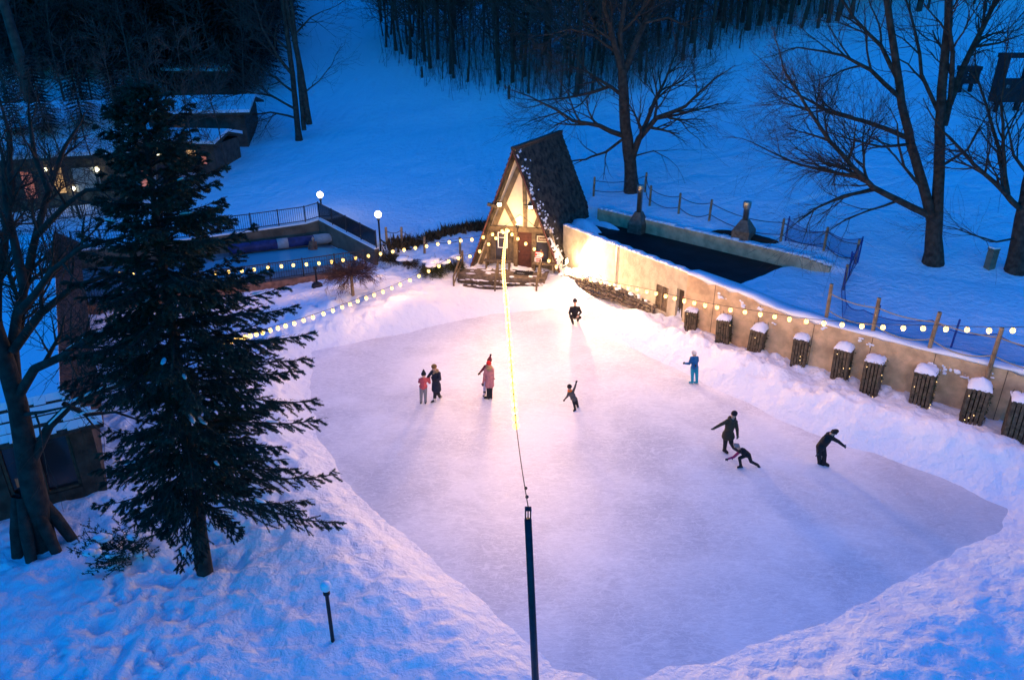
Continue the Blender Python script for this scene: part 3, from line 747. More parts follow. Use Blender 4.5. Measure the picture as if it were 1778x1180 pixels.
# bare trees and firs standing round the lodges
for px, py, k, s_, fir in ((-30, 300, 0, .75, 0), (25, 250, 3, .8, 0), (70, 225, 1, .7, 0), (120, 215, 0, .8, 0), (165, 205, 3, .75, 0), (205, 196, 1, .7, 0), (240, 205, 0, .7, 0), (290, 180, 6, .9, 0), (340, 178, 3, .7, 0),
                           (385, 182, 6, .9, 0), (425, 190, 6, .8, 0), (300, 305, 6, .75, 0), (350, 318, 4, .95, 0), (395, 300, 4, .9, 0), (255, 330, 6, .8, 0), (60, 235, 0, .75, 1), (150, 205, 1, .8, 1), (225, 190, 0, .8, 1), (10, 220, 1, .8, 1), (110, 345, 2, .7, 1), (172, 335, 0, .58, 1), (232, 328, 2, .68, 1), (62, 352, 2, .55, 1), (345, 170, 2, .9, 1), (285, 165, 0, .8, 1), (410, 168, 2, .85, 1), (455, 120, 2, .9, 1)):
    p = ground(px, py)
    if fir: plant(PF[k], p, s_, 'dark fir close behind the lodge roofs', 'dark firs close behind the lodge roofs')
    else: plant(PB[k], p, s_, 'bare tree standing among the lodge roofs', 'bare trees standing among the lodge roofs')
for px, py, k, s_ in ((5, 392, 6, .8), (40, 384, 3, .52), (95, 386, 6, .75), (140, 380, 0, .5), (185, 372, 6, .75), (232, 362, 3, .5), (-40, 390, 0, .6), (275, 352, 6, .7)):
    plant(PB[k], ground(px, py), s_, 'bare tree on the terrace in front of the main lodge', 'bare trees on the terrace before the main lodge')
# trees on the skyline at the head of the run
for px in (520, 532, 548, 560, 578, 590, 602, 615, 628, 640, 650):
    p = ground(px, rng.uniform(2, 9)); p = on(p.x, p.y + rng.uniform(1, 8)); plant(PB[rng.choice([0, 2, 4, 6])], p, rng.uniform(.6, .9), 'bare tree at the head of the ski run', 'bare trees at the head of the ski run')
# undergrowth at the wood's edge
ug = MB(); rg = random.Random(9)
for k in range(2200):
    px = rg.uniform(680, 1420); py = edge_y(px) + rg.uniform(-95, 8); p = ground(px, py) if k % 3 == 0 else p + Vector((rg.uniform(-1.8, 1.8), rg.uniform(-1.2, 1.2), 0))
    q = on(p.x, p.y)
    ug.tube([q, q + Vector((rg.gauss(0, .25), rg.gauss(0, .25), rg.uniform(.6, 2.4))), q + Vector((rg.gauss(0, .6), rg.gauss(0, .6), rg.uniform(2, 3.6)))], [.018, .014, .008], 3, False)
o = ug.build('undergrowth', M['far_bark']); tag(o, 'thin brush along the lower edge of the hillside wood', 'undergrowth', kind='stuff')

exec_parts = True

# ------------------------------------------------------------------ A-frame cabin
O_ = Vector((.33, 38.72, 0)); eU = Vector((.982, -.191, 0)); eW = Vector((.454, .891, 0)); eZ = Vector((0, 0, 1))
nF = Vector((-.191, -.982, 0))                       # out of the facade
def W(u, w, z): return O_ + eU * u + eW * w + eZ * z
UA, ZA = -.12, 7.15
SL, SR = 2.72, 2.46                                    # slopes of the two sides
def uL(z): return UA - (ZA - z) / SL
def uR(z): return UA + (ZA - z) / SR
W0, W1 = -.34, 5.65
cabin = thing('a_frame_cabin', 'A-frame cabin with a steep shingle roof and floodlit timbered gable', 'cabin', tuple(W(0, 2, .3)))
rg = random.Random(2)
for side in (-1, 1):
    mb = MB(); uf = uL if side < 0 else uR; zb = .25
    a, b = W(uf(zb), W0, zb), W(uf(zb), W1, zb); c, d = W(UA, W1, ZA), W(UA, W0, ZA)
    nrm = (b - a).cross(d - a).normalized()
    if nrm.z < 0: nrm = -nrm
    ins = nrm * -.14
    mb.hexa([a + ins, b + ins, c + ins, d + ins, a, b, c, d] if side > 0 else [d + ins, c + ins, b + ins, a + ins, d, c, b, a])
    rows = 24; up = (d - a) / rows; al = (b - a); nl = al.length; al = al.normalized(); ul = up.normalized()
    for i in range(rows):
        x = -rg.random() * .3
        while x < nl:
            w = rg.uniform(.30, .55); x0 = max(0, x); x1 = min(nl, x + w - .012); x += w
            if x1 - x0 < .05: continue
            th = rg.uniform(.06, .085); lo = rg.uniform(-.022, .012)
            p0 = a + up * i + al * x0 + ul * lo + nrm * .004; p1 = p0 + al * (x1 - x0); L = up.length * 1.06
            q0 = p0 + ul * L + nrm * .006; q1 = p1 + ul * L + nrm * .006
            mb.hexa([p0, p1, q1, q0, p0 + nrm * th, p1 + nrm * th, q1 + nrm * .012, q0 + nrm * .012])
    mb.build('roof', M['shingle'], cabin)
    if side > 0:   # snow and ice caught along the gable edge of the roof
        sw = MB()
        for k in range(150):
            t = rg.random(); wv = abs(rg.gauss(0, .42)) + .02
            if rg.random() > (.35 if t > .75 else .85): continue
            p = a.lerp(d, t) + al * wv + nrm * .05
            sw.box(p, (rg.uniform(.06, .2) * (1.6 if t < .35 else 1), rg.uniform(.05, .13), .05), ax=(al, ul, nrm))
        for k in range(26):
            t = rg.uniform(.02, .30); p = a.lerp(d, t) + al * rg.uniform(0, 1.0 * (1 - t * 2.4)) + nrm * .05
            sw.ball(p, (rg.uniform(.1, .26), rg.uniform(.06, .14), .05), 7, 4, ax=(al, ul, nrm), jit=.25, rg=rg)
        tag(sw.build('snow', M['snow'], cabin), kind='stuff')
rd = MB(); rd.beam(W(UA, W0 - .05, ZA + .04), W(UA, W1 + .05, ZA + .04), .22, .12); rd.build('ridge', M['dark_timber'], cabin)
fa = MB()
for uf in (uL, uR):
    fa.beam(W(uf(.3), W0 - .03, .3) - eZ * .06, W(UA, W0 - .03, ZA) - eZ * .06, .05, .26, up=nF)
fa.build('fascia', M['red_fascia'], cabin)
def fpt(u, z, out=0.0): return W(u, 0, z) + nF * out
ga = MB()
ga.add([tuple(fpt(uL(3.0) + .06, 3.0)), tuple(fpt(uR(3.0) - .06, 3.0)), tuple(fpt(UA, ZA - .2))], [(0, 1, 2)])
ga.add([tuple(fpt(uL(3.0) + .06, 3.0) + eW * .15), tuple(fpt(uR(3.0) - .06, 3.0) + eW * .15), tuple(fpt(UA, ZA - .2) + eW * .15)], [(0, 2, 1)])
for s, uf in ((-1, uL), (1, uR)):
    u0 = uf(.7) - s * .06; u1 = uf(3.0) - s * .06; ui = -1.62 if s < 0 else 1.78
    pts = [fpt(u0, .7), fpt(ui, .7), fpt(ui, 3.0), fpt(u1, 3.0)]
    ga.add([tuple(p) for p in pts], [(0, 1, 2, 3) if s < 0 else (3, 2, 1, 0)])
ga.build('gable_wall', M['cream'], cabin)
bk = MB(); bk.add([tuple(W(uL(.7) + .06, 5.3, .7)), tuple(W(uR(.7) - .06, 5.3, .7)), tuple(W(UA, 5.3, ZA - .2))], [(0, 2, 1)]); bk.build('back_wall', M['cream'], cabin)
tf = MB()
def bar(u0, z0, u1, z1, w=.2, out=.045): tf.beam(fpt(u0, z0, out), fpt(u1, z1, out), .09, w, up=tuple((fpt(u1, z1) - fpt(u0, z0)).cross(nF)))
bar(UA + .14, 6.15, -1.28, 3.05, .26); bar(.30, 5.95, .38, 3.05, .18); bar(-.72, 4.25, -.12, 3.1, .2, .05); bar(1.22, 3.95, .93, 3.1, .22, .05)
bar(-.02, 6.75, .02, 6.2, .16, .05)
tf.beam(fpt(uL(2.92) - .02, 2.92, .07), fpt(uR(2.92) + .02, 2.92, .07), .15, .26)
bar(-1.66, .75, -1.66, 2.8, .12, .06); bar(1.80, .75, 1.80, 2.8, .12, .06); bar(-.12, .75, -.12, 2.8, .22, .05); bar(.86, .75, .86, 2.8, .22, .05)
bar(-1.28, 3.05, uL(.8) + .35, .8, .2, .05)
for s, uf in ((-1, uL), (1, uR)):      # bracket beams sticking out at mid height
    u = uf(4.3) + (-.1 if s < 0 else -.42); tf.beam(fpt(u - .28, 4.3, .45), fpt(u + .28, 4.18, .45), .16, .16); tf.beam(fpt(u, 4.28, -.05), fpt(u, 4.24, .55), .16, .16)
tf.build('timber_frame', M['timber'], cabin)
lw = MB()
P = [fpt(-1.6, .7, -.10), fpt(1.76, .7, -.10), fpt(1.76, 2.8, -.10), fpt(-1.6, 2.8, -.10)]
lw.hexa([P[0] + eW * .1, P[1] + eW * .1, P[1], P[0], P[3] + eW * .1, P[2] + eW * .1, P[2], P[3]])
for k in range(13):
    u = -1.5 + k * .255
    lw.beam(fpt(u, .72, -.09), fpt(u, 2.78, -.09), .02, .22, up=tuple(eU))
lw.build('lower_wall', M['board'], cabin)
dr = MB(); dr.box(fpt(.38, 1.76, -.04), (.74, .07, 2.0), ax=(eU, nF, eZ))
for z in (1.3, 2.2): dr.box(fpt(.38, z, .005), (.50, .03, .55), ax=(eU, nF, eZ))
dr = dr.build('door', M['door_red'], cabin)
hd = MB(); hd.ball(fpt(.08, 1.7, .05), .045, 8, 6); hd.build('handle', M['steel'], dr, True)
for u, w in ((-.92, .62), (1.32, .66)):
    wn = MB(); wn.box(fpt(u, 1.75, -.05), (w + .12, .06, 1.42), ax=(eU, nF, eZ)); wn = wn.build('window', M['timber'], cabin)
    pn = MB(); pn.box(fpt(u, 1.75, -.016), (w, .02, 1.3), ax=(eU, nF, eZ)); pn.build('pane', M['dark_glass'], wn)
def floodlight(p, d, size=.17):
    d = Vector(d).normalized(); x = d.cross(eZ).normalized(); z = x.cross(d)
    f = MB(); f.box(p, (.16, size * 1.3, size), ax=(d, x, z)); f.beam(p, p - d * .12 - eZ * .2, .05, .05); f = f.build('floodlight', M['black'], cabin)
    l = MB(); l.box(p + d * .088, (.012, size * 1.15, size * .85), ax=(d, x, z)); l.build('lens', M['flood_lens'], f)
FL = fpt(uL(4.3) + .28, 4.38, .62); FR = fpt(uR(4.3) - .30, 4.32, .62)
floodlight(FL, (.05, -1, -.28)); floodlight(FR, (.15, -1, -.28))
FWp = fpt(2.62, 1.45, .50); FWd = Vector((1.0, -.42, .10))
floodlight(FWp, FWd, .26)
fl4 = fpt(.0, 3.12, .22); floodlight(fl4, (.1, .2, 1), .12)

# things fixed to or standing on the cabin front
def sign_plate(name, label, cat, c, w, h, bmat, rows=(), tmat='sign_text', frame=None, out=.03, text=None):
    s = MB(); s.box(c, (w, .03, h), ax=(eU, nF, eZ)); t = thing(name, label, cat, tuple(c)); s.build('board', M[bmat], t)
    if frame:
        f = MB()
        for sx in (-1, 1): f.box(c + eU * sx * (w / 2 + .022) + nF * .005, (.045, .05, h + .09), ax=(eU, nF, eZ))
        for sz in (-1, 1): f.box(c + eZ * sz * (h / 2 + .022) + nF * .005, (w, .05, .045), ax=(eU, nF, eZ))
        f.build('frame', M[frame], t)
    if text:
        cu = bpy.data.curves.new('lettering', 'FONT'); cu.body = text[0]; cu.size = text[1]; cu.align_x = 'CENTER'; cu.align_y = 'CENTER'; cu.extrude = .004
        tmp = bpy.data.objects.new('tmp', cu); COL.objects.link(tmp)
        me = bpy.data.meshes.new_from_object(tmp.evaluated_get(bpy.context.evaluated_depsgraph_get())); bpy.data.objects.remove(tmp)
        mx = Matrix(((eU.x, 0, -nF.x * -1, 0), (eU.y, 0, nF.y, 0), (0, 1, 0, 0), (0, 0, 0, 1)))
        mx = Matrix.Translation(c + nF * .022) @ Matrix(((eU.x, 0, nF.x, 0), (eU.y, 0, nF.y, 0), (0, 1, 0, 0), (0, 0, 0, 1)))
        me.transform(mx); me.materials.clear(); me.materials.append(M[tmat])
        oo = bpy.data.objects.new('lettering', me); COL.objects.link(oo); oo.parent = t; oo.matrix_parent_inverse = Matrix.Translation(t.location).inverted()
    if rows:
        m = MB()
        for du, dz, ww, hh in rows: m.box(c + eU * du + eZ * dz + nF * .02, (ww, .012, hh), ax=(eU, nF, eZ))
        m.build('lettering', M[tmat], t)
    return t
sign_plate('poster_board', 'tall white-framed notice board hanging left of the red cabin door', 'notice board', fpt(-.78, 2.35, .30), .44, .78, 'dark_glass', frame='white', rows=((0, .14, .36, .03),), tmat='white')
sign_plate('wooden_sign', 'small carved wooden sign hung in the cabin window right of the door', 'sign', fpt(1.32, 2.45, .05), .50, .24, 'sign_wood', frame='sign_text', text=('hout', .22))
nb = sign_plate('notice_sign', 'red and white notice on the rail post at the top of the cabin steps', 'sign', fpt(1.32, 1.95, 1.15), .42, .30, 'sign_red', rows=((-.03, .08, .28, .055), (.02, -.01, .24, .05), (-.02, -.10, .3, .06)), tmat='white')
nb2 = MB(); nb2.box(fpt(1.28, 1.66, 1.16), (.36, .03, .22), ax=(eU, nF, eZ)); nb2.build('lower_board', M['white'], nb)
nb3 = MB()
for dz in (.05, -.04): nb3.box(fpt(1.28, 1.66 + dz, 1.19), (.28, .02, .05), ax=(eU, nF, eZ))
nb3.build('lower_lettering', M['sign_red'], nb)

# deck with steps
DZ = .74
deck = thing('wooden_deck', 'weathered wooden deck with wide steps in front of the A-frame cabin', 'deck', tuple(fpt(-.6, 0, 1)))
pf = MB(); rg = random.Random(4)
for k in range(12):
    o1 = .02 + k * .135; pf.box(fpt(-.62, DZ - .03 + rg.uniform(-.004, .004), o1 + .066), (4.7, .125, .06), ax=(eU, nF, eZ))
for u in np.linspace(-2.9, 1.65, 8): pf.box(fpt(u, DZ / 2 - .05, .85), (.12, 1.4, DZ - .12), ax=(eU, nF, eZ))
pf.box(fpt(-.62, DZ - .17, 1.64), (4.7, .05, .2), ax=(eU, nF, eZ))
pf.build('platform', M['deck_board'], deck)
for k in range(3):
    st = MB(); z = DZ - .19 * (k + 1)
    for j in range(2): st.box(fpt(-.62 - .05 * k, z - .025, 1.70 + .30 * k + .145 * j + .07), (4.6 + .1 * k, .135, .05), ax=(eU, nF, eZ))
    st.box(fpt(-.62 - .05 * k, z - .11, 1.69 + .30 * k + .285), (4.5 + .1 * k, .03, .11), ax=(eU, nF, eZ))
    for u in np.linspace(-2.7, 1.5, 6): st.box(fpt(u, z / 2 - .08, 1.70 + .30 * k + .14), (.06, .26, max(.08, z - .05)), ax=(eU, nF, eZ))
    st.build('step', M['dark_timber'], deck)
    ss = MB()
    for q in range(26): ss.ball(fpt(rg.uniform(-2.9, 1.7), z + .005, 1.72 + .30 * k + rg.uniform(.02, .25)), (rg.uniform(.05, .22), rg.uniform(.03, .07), .02), 7, 4, ax=(eU, nF, eZ), jit=.3, rg=rg)
    tag(ss.build('snow', M['snow'], deck), kind='stuff')
ss = MB()
for q in range(46):
    u = rg.uniform(-2.8, 1.6)
    ss.ball(fpt(u, DZ + .002, rg.choice([rg.uniform(.1, .5), rg.uniform(.1, 1.5)])), (rg.uniform(.06, .28), rg.uniform(.04, .14), .025), 8, 4, ax=(eU, nF, eZ), jit=.35, rg=rg)
tag(ss.build('snow', M['snow'], deck), kind='stuff')
for u, a0, a1 in ((-2.95, .15, 2.5), (-.75, 1.3, 2.5), (1.42, .9, 2.5)):
    h = MB()
    p0 = fpt(u, DZ, a0 + .4); p1 = fpt(u, .05, a1)
    h.beam(p0, p0 + eZ * .95, .09, .09); h.beam(p1, p1 + eZ * .85, .09, .09); h.beam(p0 + eZ * .95, p1 + eZ * .85, .07, .09); h.beam(p0 + eZ * .5, p1 + eZ * .42, .05, .07)
    h.build('handrail', M['timber'], deck)
pw = MB(); pw.beam(fpt(1.42, DZ, 1.12), fpt(1.42, 2.2, 1.12), .08, .08); pw.build('post', M['timber'], nb)
for u, w, lab in ((-1.05, 1.5, 'wooden bench under the left cabin window'), (1.5, 1.3, 'wooden bench with a pale seat under the right cabin window')):
    b = thing('bench', lab, 'bench', tuple(fpt(u, DZ, .3)))
    s = MB()
    for q in range(3): s.box(fpt(u, DZ + .44, .18 + .13 * q), (w, .115, .05), ax=(eU, nF, eZ))
    s.build('seat', M['post' if u > 0 else 'board'], b)
    for du in (-w / 2 + .12, w / 2 - .12):
        l = MB(); l.box(fpt(u + du, DZ + .21, .31), (.07, .34, .42), ax=(eU, nF, eZ)); l.build('leg', M['timber'], b)
mt = MB(); mt.box(fpt(.45, DZ + .012, .8), (1.0, .62, .02), ax=(eU, nF, eZ))
for k in range(9): mt.box(fpt(.45 - .45 + .11 * k, DZ + .028, .8), (.05, .6, .014), ax=(eU, nF, eZ))
tag(mt.build('doormat', M['black']), 'dark snow-dusted doormat on the deck before the red door', 'doormat')

# ------------------------------------------------------------------ half-buried building and retaining wall
def wall_pts(poly, thick):
    """offset polyline (towards the rink side is the right-hand side when walking from WA)"""
    out = []
    for i, p in enumerate(poly):
        a = Vector(poly[max(0, i - 1)]); b = Vector(poly[min(len(poly) - 1, i + 1)]); d = (b - a).normalized(); n = Vector((d.y, -d.x)); out.append(Vector(p) + n * thick)
    return out
bd = thing('half_buried_building', 'low stuccoed service building dug into the bank, flat dark roof', 'building', (5.5, 35, .3))
A_, B_ = Vector((*WA, 0)), Vector((*WB, 0)); dAB = (B_ - A_).normalized(); nAB = Vector((dAB.y, -dAB.x, 0)); 
if nAB.y > 0: nAB = -nAB
LAB = (B_ - A_).length
def wp(t, z, out=0.0): return A_ + dAB * (LAB * t) + nAB * out + eZ * z
fw = MB(); segs = 40
# front wall with openings for the vent and door: built as panels
VT0, VT1, DT0, DT1 = .79, .875, .935, .985
def panel(t0, t1, z0, z1, th=.3, o=0.06):
    p = [wp(t0, z0, o - th), wp(t1, z0, o - th), wp(t1, z0, o), wp(t0, z0, o), wp(t0, z1, o - th), wp(t1, z1, o - th), wp(t1, z1, o), wp(t0, z1, o)]
    fw.hexa(p)
panel(-.02, VT0, -.3, 3.03); panel(VT0, VT1, -.3, .75); panel(VT0, VT1, 1.95, 3.03); panel(VT1, DT0, -.3, 3.03); panel(DT0, DT1, 2.15, 3.03); panel(DT1, 1.012, -.3, 3.03)
fw.build('front_wall', M['rough_stucco'], bd)
pl = MB()
for t in (.46,): pl.hexa([wp(t, -.2, .06), wp(t + .012, -.2, .06), wp(t + .012, -.2, .09), wp(t, -.2, .09), wp(t, 3.0, .06), wp(t + .012, 3.0, .06), wp(t + .012, 3.0, .09), wp(t, 3.0, .09)])
pl.build('joint_strip', M['metal'], bd)
cp = MB()
for k in range(30):
    t0 = -.02 + 1.03 * k / 30; t1 = -.02 + 1.03 * (k + 1) / 30; h0 = 3.10 + .035 * math.sin(k * 2.1); h1 = 3.10 + .035 * math.sin((k + 1) * 2.1)
    cp.hexa([wp(t0, 3.032, -.26), wp(t1, 3.032, -.26), wp(t1, 3.032, .10), wp(t0, 3.032, .10), wp(t0, h0, -.24), wp(t1, h1, -.24), wp(t1, h1, .08), wp(t0, h0, .08)])
cp.build('snow_cap', M['snow'], bd, True)
vn = MB(); vn.hexa([wp(VT0, .75, -.12), wp(VT1, .75, -.12), wp(VT1, .75, -.08), wp(VT0, .75, -.08), wp(VT0, 1.95, -.12), wp(VT1, 1.95, -.12), wp(VT1, 1.95, -.08), wp(VT0, 1.95, -.08)])
for tt in (VT0, (VT0 + VT1) / 2 - .002, VT1 - .005): vn.hexa([wp(tt, .75, -.08), wp(tt + .005, .75, -.08), wp(tt + .005, .75, .075), wp(tt, .75, .075), wp(tt, 1.95, -.08), wp(tt + .005, 1.95, -.08), wp(tt + .005, 1.95, .075), wp(tt, 1.95, .075)])
for k in range(12):
    z = .80 + k * .097
    vn.hexa([wp(VT0 + .006, z, -.02), wp(VT1 - .006, z, -.02), wp(VT1 - .006, z - .04, .05), wp(VT0 + .006, z - .04, .05), wp(VT0 + .006, z + .02, -.02), wp(VT1 - .006, z + .02, -.02), wp(VT1 - .006, z - .02, .05), wp(VT0 + .006, z - .02, .05)])
vn.build('vent', M['post'], bd)
dd = MB(); dd.hexa([wp(DT0, -.2, -.18), wp(DT1, -.2, -.18), wp(DT1, -.2, -.13), wp(DT0, -.2, -.13), wp(DT0, 2.14, -.18), wp(DT1, 2.14, -.18), wp(DT1, 2.14, -.13), wp(DT0, 2.14, -.13)])
dd = dd.build('door', M['dark_timber'], bd)
hh = MB(); hh.ball(wp(DT0 + .008, 1.05, -.09), .05, 8, 6); hh.build('handle', M['steel'], dd, True)
tg = MB(); tg.box(wp(DT1 - .012, 1.72, -.10), (.18, .02, .16), ax=(dAB, nAB, eZ)); tg.build('plate', M['sign_red'], dd)
rf = MB(); rp = [Vector(p) for p in ROOF_POLY]; rpoly = [(A_ + dAB * .1 - nAB * .2).xy, (B_ - nAB * .2).xy, Vector((9.6, 31.0)), Vector((13.4, 34.0)), Vector((PC[0], PC[1])) + Vector((.25, -.15))]
rf.prism([tuple(p) for p in rpoly], 2.15, 2.30); rf.build('roof', M['roof_membrane'], bd)
# rear parapet
pp = MB(); nP = Vector((-(PD[1] - PC[1]), PD[0] - PC[0], 0)).normalized()
C3, D3 = Vector((*PC, 0)), Vector((*PD, 0)); K = 16
for k in range(K):
    a, b = C3.lerp(D3, k / K), C3.lerp(D3, (k + 1) / K); za = np.interp(k / K, [0, .9, 1], [3.02, 2.98, 2.78]); zb = np.interp((k + 1) / K, [0, .9, 1], [3.02, 2.98, 2.78])
    pp.hexa([a - nP * .15, b - nP * .15, b + nP * .15, a + nP * .15][::1] and [a - nP * .15 + eZ * 1.6, b - nP * .15 + eZ * 1.6, b + nP * .15 + eZ * 1.6, a + nP * .15 + eZ * 1.6, a - nP * .15 + eZ * za, b - nP * .15 + eZ * zb, b + nP * .15 + eZ * zb, a + nP * .15 + eZ * za])
pp.build('parapet', M['stucco'], bd)
ps = MB(); rg = random.Random(8)
for k in range(40):
    a, b = C3.lerp(D3, k / 40), C3.lerp(D3, (k + 1) / 40 - .0005); z = np.interp(k / 40, [0, .9, 1], [3.025, 2.985, 2.80]); h = rg.uniform(.04, .10)
    if 14 < k < 17 or k == 26: h = .02
    ps.hexa([a - nP * .14 + eZ * z, b - nP * .14 + eZ * z, b + nP * .3 + eZ * z, a + nP * .3 + eZ * z, a - nP * rg.uniform(.06, .12) + eZ * (z + h), b - nP * rg.uniform(.06, .12) + eZ * (z + h), b + nP * .3 + eZ * (z + h), a + nP * .3 + eZ * (z + h)])
ps.build('snow_cap', M['snow'], bd, True)
# drift lying on the roof beside the cabin
df = MB()
def drift(cx, cy, rx, ry, rz, h, n=26, seed=1):
    rgd = random.Random(seed); vs = [(cx, cy, 2.305 + h)]; fs = []; ring_n = 5
    jit = [rgd.uniform(.75, 1.2) for _ in range(n)]
    for i in range(1, ring_n + 1):
        f = i / ring_n
        for j in range(n):
            a = 6.283 * j / n; x = rx * f * math.cos(a) * (1 + (jit[j] - 1) * f); y = ry * f * math.sin(a) * (1 + (jit[j] - 1) * f)
            vs.append((cx + x * math.cos(rz) - y * math.sin(rz), cy + x * math.sin(rz) + y * math.cos(rz), 2.305 + h * math.cos(f * 1.5) ** .8 - (.03 if i == ring_n else 0)))
    for j in range(n): fs.append((0, 1 + j, 1 + (j + 1) % n))
    for i in range(ring_n - 1):
        for j in range(n):
            j2 = (j + 1) % n; fs.append((1 + i * n + j, 1 + (i + 1) * n + j, 1 + (i + 1) * n + j2, 1 + i * n + j2))
    df.add(vs, fs)
drift(3.95, 40.5, 1.35, .75, R(110), .65, seed=1); drift(5.3, 41.4, .9, .3, R(-50), .25, seed=2)
df.build('snow_drift', M['snow'], bd, True)
def flue(px, py, zg, label, hb, hp, sq):
    p = atz(px, py, zg); t = thing('chimney_flue', label, 'chimney', tuple(p))
    b = MB()
    def sqr(w, z): return [(p.x - w, p.y - w, z), (p.x + w, p.y - w, z), (p.x + w, p.y + w, z), (p.x - w, p.y + w, z)]
    rz = Matrix.Rotation(R(-38), 3, 'Z')
    def rot(q): return [tuple(p.xy.to_3d() + rz @ (Vector(v) - p.xy.to_3d())) for v in q]
    b.hexa(rot(sqr(sq, zg - .1)) + rot(sqr(sq, zg + hb * .45))); b.hexa(rot(sqr(sq, zg + hb * .45)) + rot(sqr(.17, zg + hb)))
    b.build('base', M['rust_metal'], t)
    c = MB(); c.lathe((p.x, p.y, zg), [(.15, hb - .02), (.15, hb + hp), (.165, hb + hp + .01), (.165, hb + hp + .05), (.15, hb + hp + .06)], 14); c.build('pipe', M['metal'], t, True)
    d = MB(); d.lathe((p.x, p.y, zg), [(.19, hb + hp + .05), (.20, hb + hp + .08), (.20, hb + hp + .34), (.19, hb + hp + .37)], 14); d.build('cap', M['metal'], t, True)
    return p
F1 = flue(1107, 403, 2.30, 'metal chimney flue with a square hood base on the dark roof', 1.15, 1.1, .42)
F2 = flue(1290, 413, 3.02, 'stubby metal chimney flue standing in the melted patch of snow', .95, .55, .45)
pa = MB(); rg = random.Random(12); pv = []
for j in range(30):
    a = 6.283 * j / 30; rx, ry = 1.75 * rg.uniform(.88, 1.06), .95 * rg.uniform(.85, 1.08)
    x, y = F2.x + .1 + rx * math.cos(a) * .8 - ry * math.sin(a) * .55, F2.y + .12 + rx * math.cos(a) * -.55 + ry * math.sin(a) * .8; pv.append((x, y))
for k in range(1, 6):
    pass
vs = [(F2.x + .1, F2.y + .12, Hs(F2.x + .1, F2.y + .12) + .12)]; fs = []
for i in range(1, 7):
    for x, y in pv:
        x2 = F2.x + .1 + (x - F2.x - .1) * i / 6; y2 = F2.y + .12 + (y - F2.y - .12) * i / 6; vs.append((x2, y2, Hs(x2, y2) + .11 - (.14 if i == 6 else 0)))
for j in range(30): fs.append((0, 1 + j, 1 + (j + 1) % 30))
for i in range(5):
    for j in range(30): j2 = (j + 1) % 30; fs.append((1 + i * 30 + j, 1 + (i + 1) * 30 + j, 1 + (i + 1) * 30 + j2, 1 + i * 30 + j2))
pa.add(vs, fs); tag(pa.build('bare_ground', M['soil'], None, True), kind='structure')

# long retaining wall
rw = thing('retaining_wall', 'long stuccoed retaining wall topped with snow behind the planters', 'wall', (12.25, 26.8, .2))
L2 = WALL[1:]; T2 = WALL_TOP[1:]
PTS = []; 
for i in range(len(L2) - 1):
    a, b = Vector(L2[i]), Vector(L2[i + 1]); k = max(2, int((b - a).length / .35))
    for j in range(k): PTS.append((a.lerp(b, j / k), T2[i] + (T2[i + 1] - T2[i]) * j / k))
PTS.append((Vector(L2[-1]), T2[-1])); XY = [tuple(p[0]) for p in PTS]
fo = wall_pts(XY, .10); ba = wall_pts(XY, -.22)
if fo[5].y > ba[5].y: fo, ba = ba, fo
w = MB(); s = MB(); rg = random.Random(6)
NW = len(XY)
for i in range(NW - 1):
    z0, z1 = PTS[i][1], PTS[i + 1][1]; g0 = -.4
    w.hexa([(*ba[i], g0), (*ba[i + 1], g0), (*fo[i + 1], g0), (*fo[i], g0), (*ba[i], z0), (*ba[i + 1], z1), (*fo[i + 1], z1), (*fo[i], z0)])
n = NW; cap = [.10 + .05 * math.sin(i * .9) + .03 * rg.random() for i in range(n)]; lip = [.03 + .05 * rg.random() for i in range(n)]; hang = [.02 + .05 * rg.random() ** 2 + (.10 if rg.random() < .12 else 0) for i in range(n)]
vs = []; fs = []
for i in range(n):
    f, b = fo[i], ba[i]; d = (f - b).normalized(); z = PTS[i][1]
    for q, zz in ((f + d * .012, z - hang[i]), (f + d * lip[i], z + .02), (f + d * lip[i] * .6, z + cap[i] * .7), (f - d * .10, z + cap[i]), (b, z + cap[i] * .9), (b - d * .5, z + .02), (b - d * .55, z - .3), (b, z - .05), (f - d * .02, z - .01)): vs.append((q.x, q.y, zz))
for i in range(n - 1):
    for j in range(9): j2 = (j + 1) % 9; fs.append((i * 9 + j, i * 9 + j2, (i + 1) * 9 + j2, (i + 1) * 9 + j))
s.add(vs, fs)
w.build('wall_face', M['stucco'], rw); s.build('snow_cap', M['snow'], rw, True)
jn = MB()
for i in range(4, NW - 1, 6): 
    f = fo[i]; d = (fo[i + 1] - fo[i]).normalized(); jn.box((f.x, f.y, PTS[i][1] / 2), (.02, .012, PTS[i][1] - .05), rz=math.atan2(d.y, d.x))
jn.build('expansion_joint', M['dark_timber'], rw)
st_ = MB()
for px, py, kx in ((1255, 513, 1), (1293, 528, .9), (1315, 535, 1.1), (1352, 562, .5), (1430, 570, .8), (1500, 588, .9), (1504, 598, .6), (1625, 632, 1), (1632, 640, .7), (1665, 645, 1), (1690, 655, .8), (1720, 650, .7)):
    best = min(range(NW - 1), key=lambda i: abs(F * fo[i].x / (fo[i].y * cs + (CZ - 1.9) * sn) + 889 - px))
    Y = fo[best].y; q = aty(px, py, Y); dv = (fo[best + 1] - fo[best]).normalized(); dv3 = Vector((dv.x, dv.y, 0)); nv_ = Vector((dv.y, -dv.x, 0))
    for k in range(7): st_.ball((fo[best].x + dv.x * rg.gauss(0, .16 * kx), fo[best].y + dv.y * rg.gauss(0, .16 * kx), q.z + rg.gauss(0, .07 * kx)), (rg.uniform(.04, .12) * kx, .03, rg.uniform(.03, .07) * kx), 7, 5, ax=(dv3, nv_, eZ), jit=.3, rg=rg)
st_.build('snow_patch', M['snow'], rw)

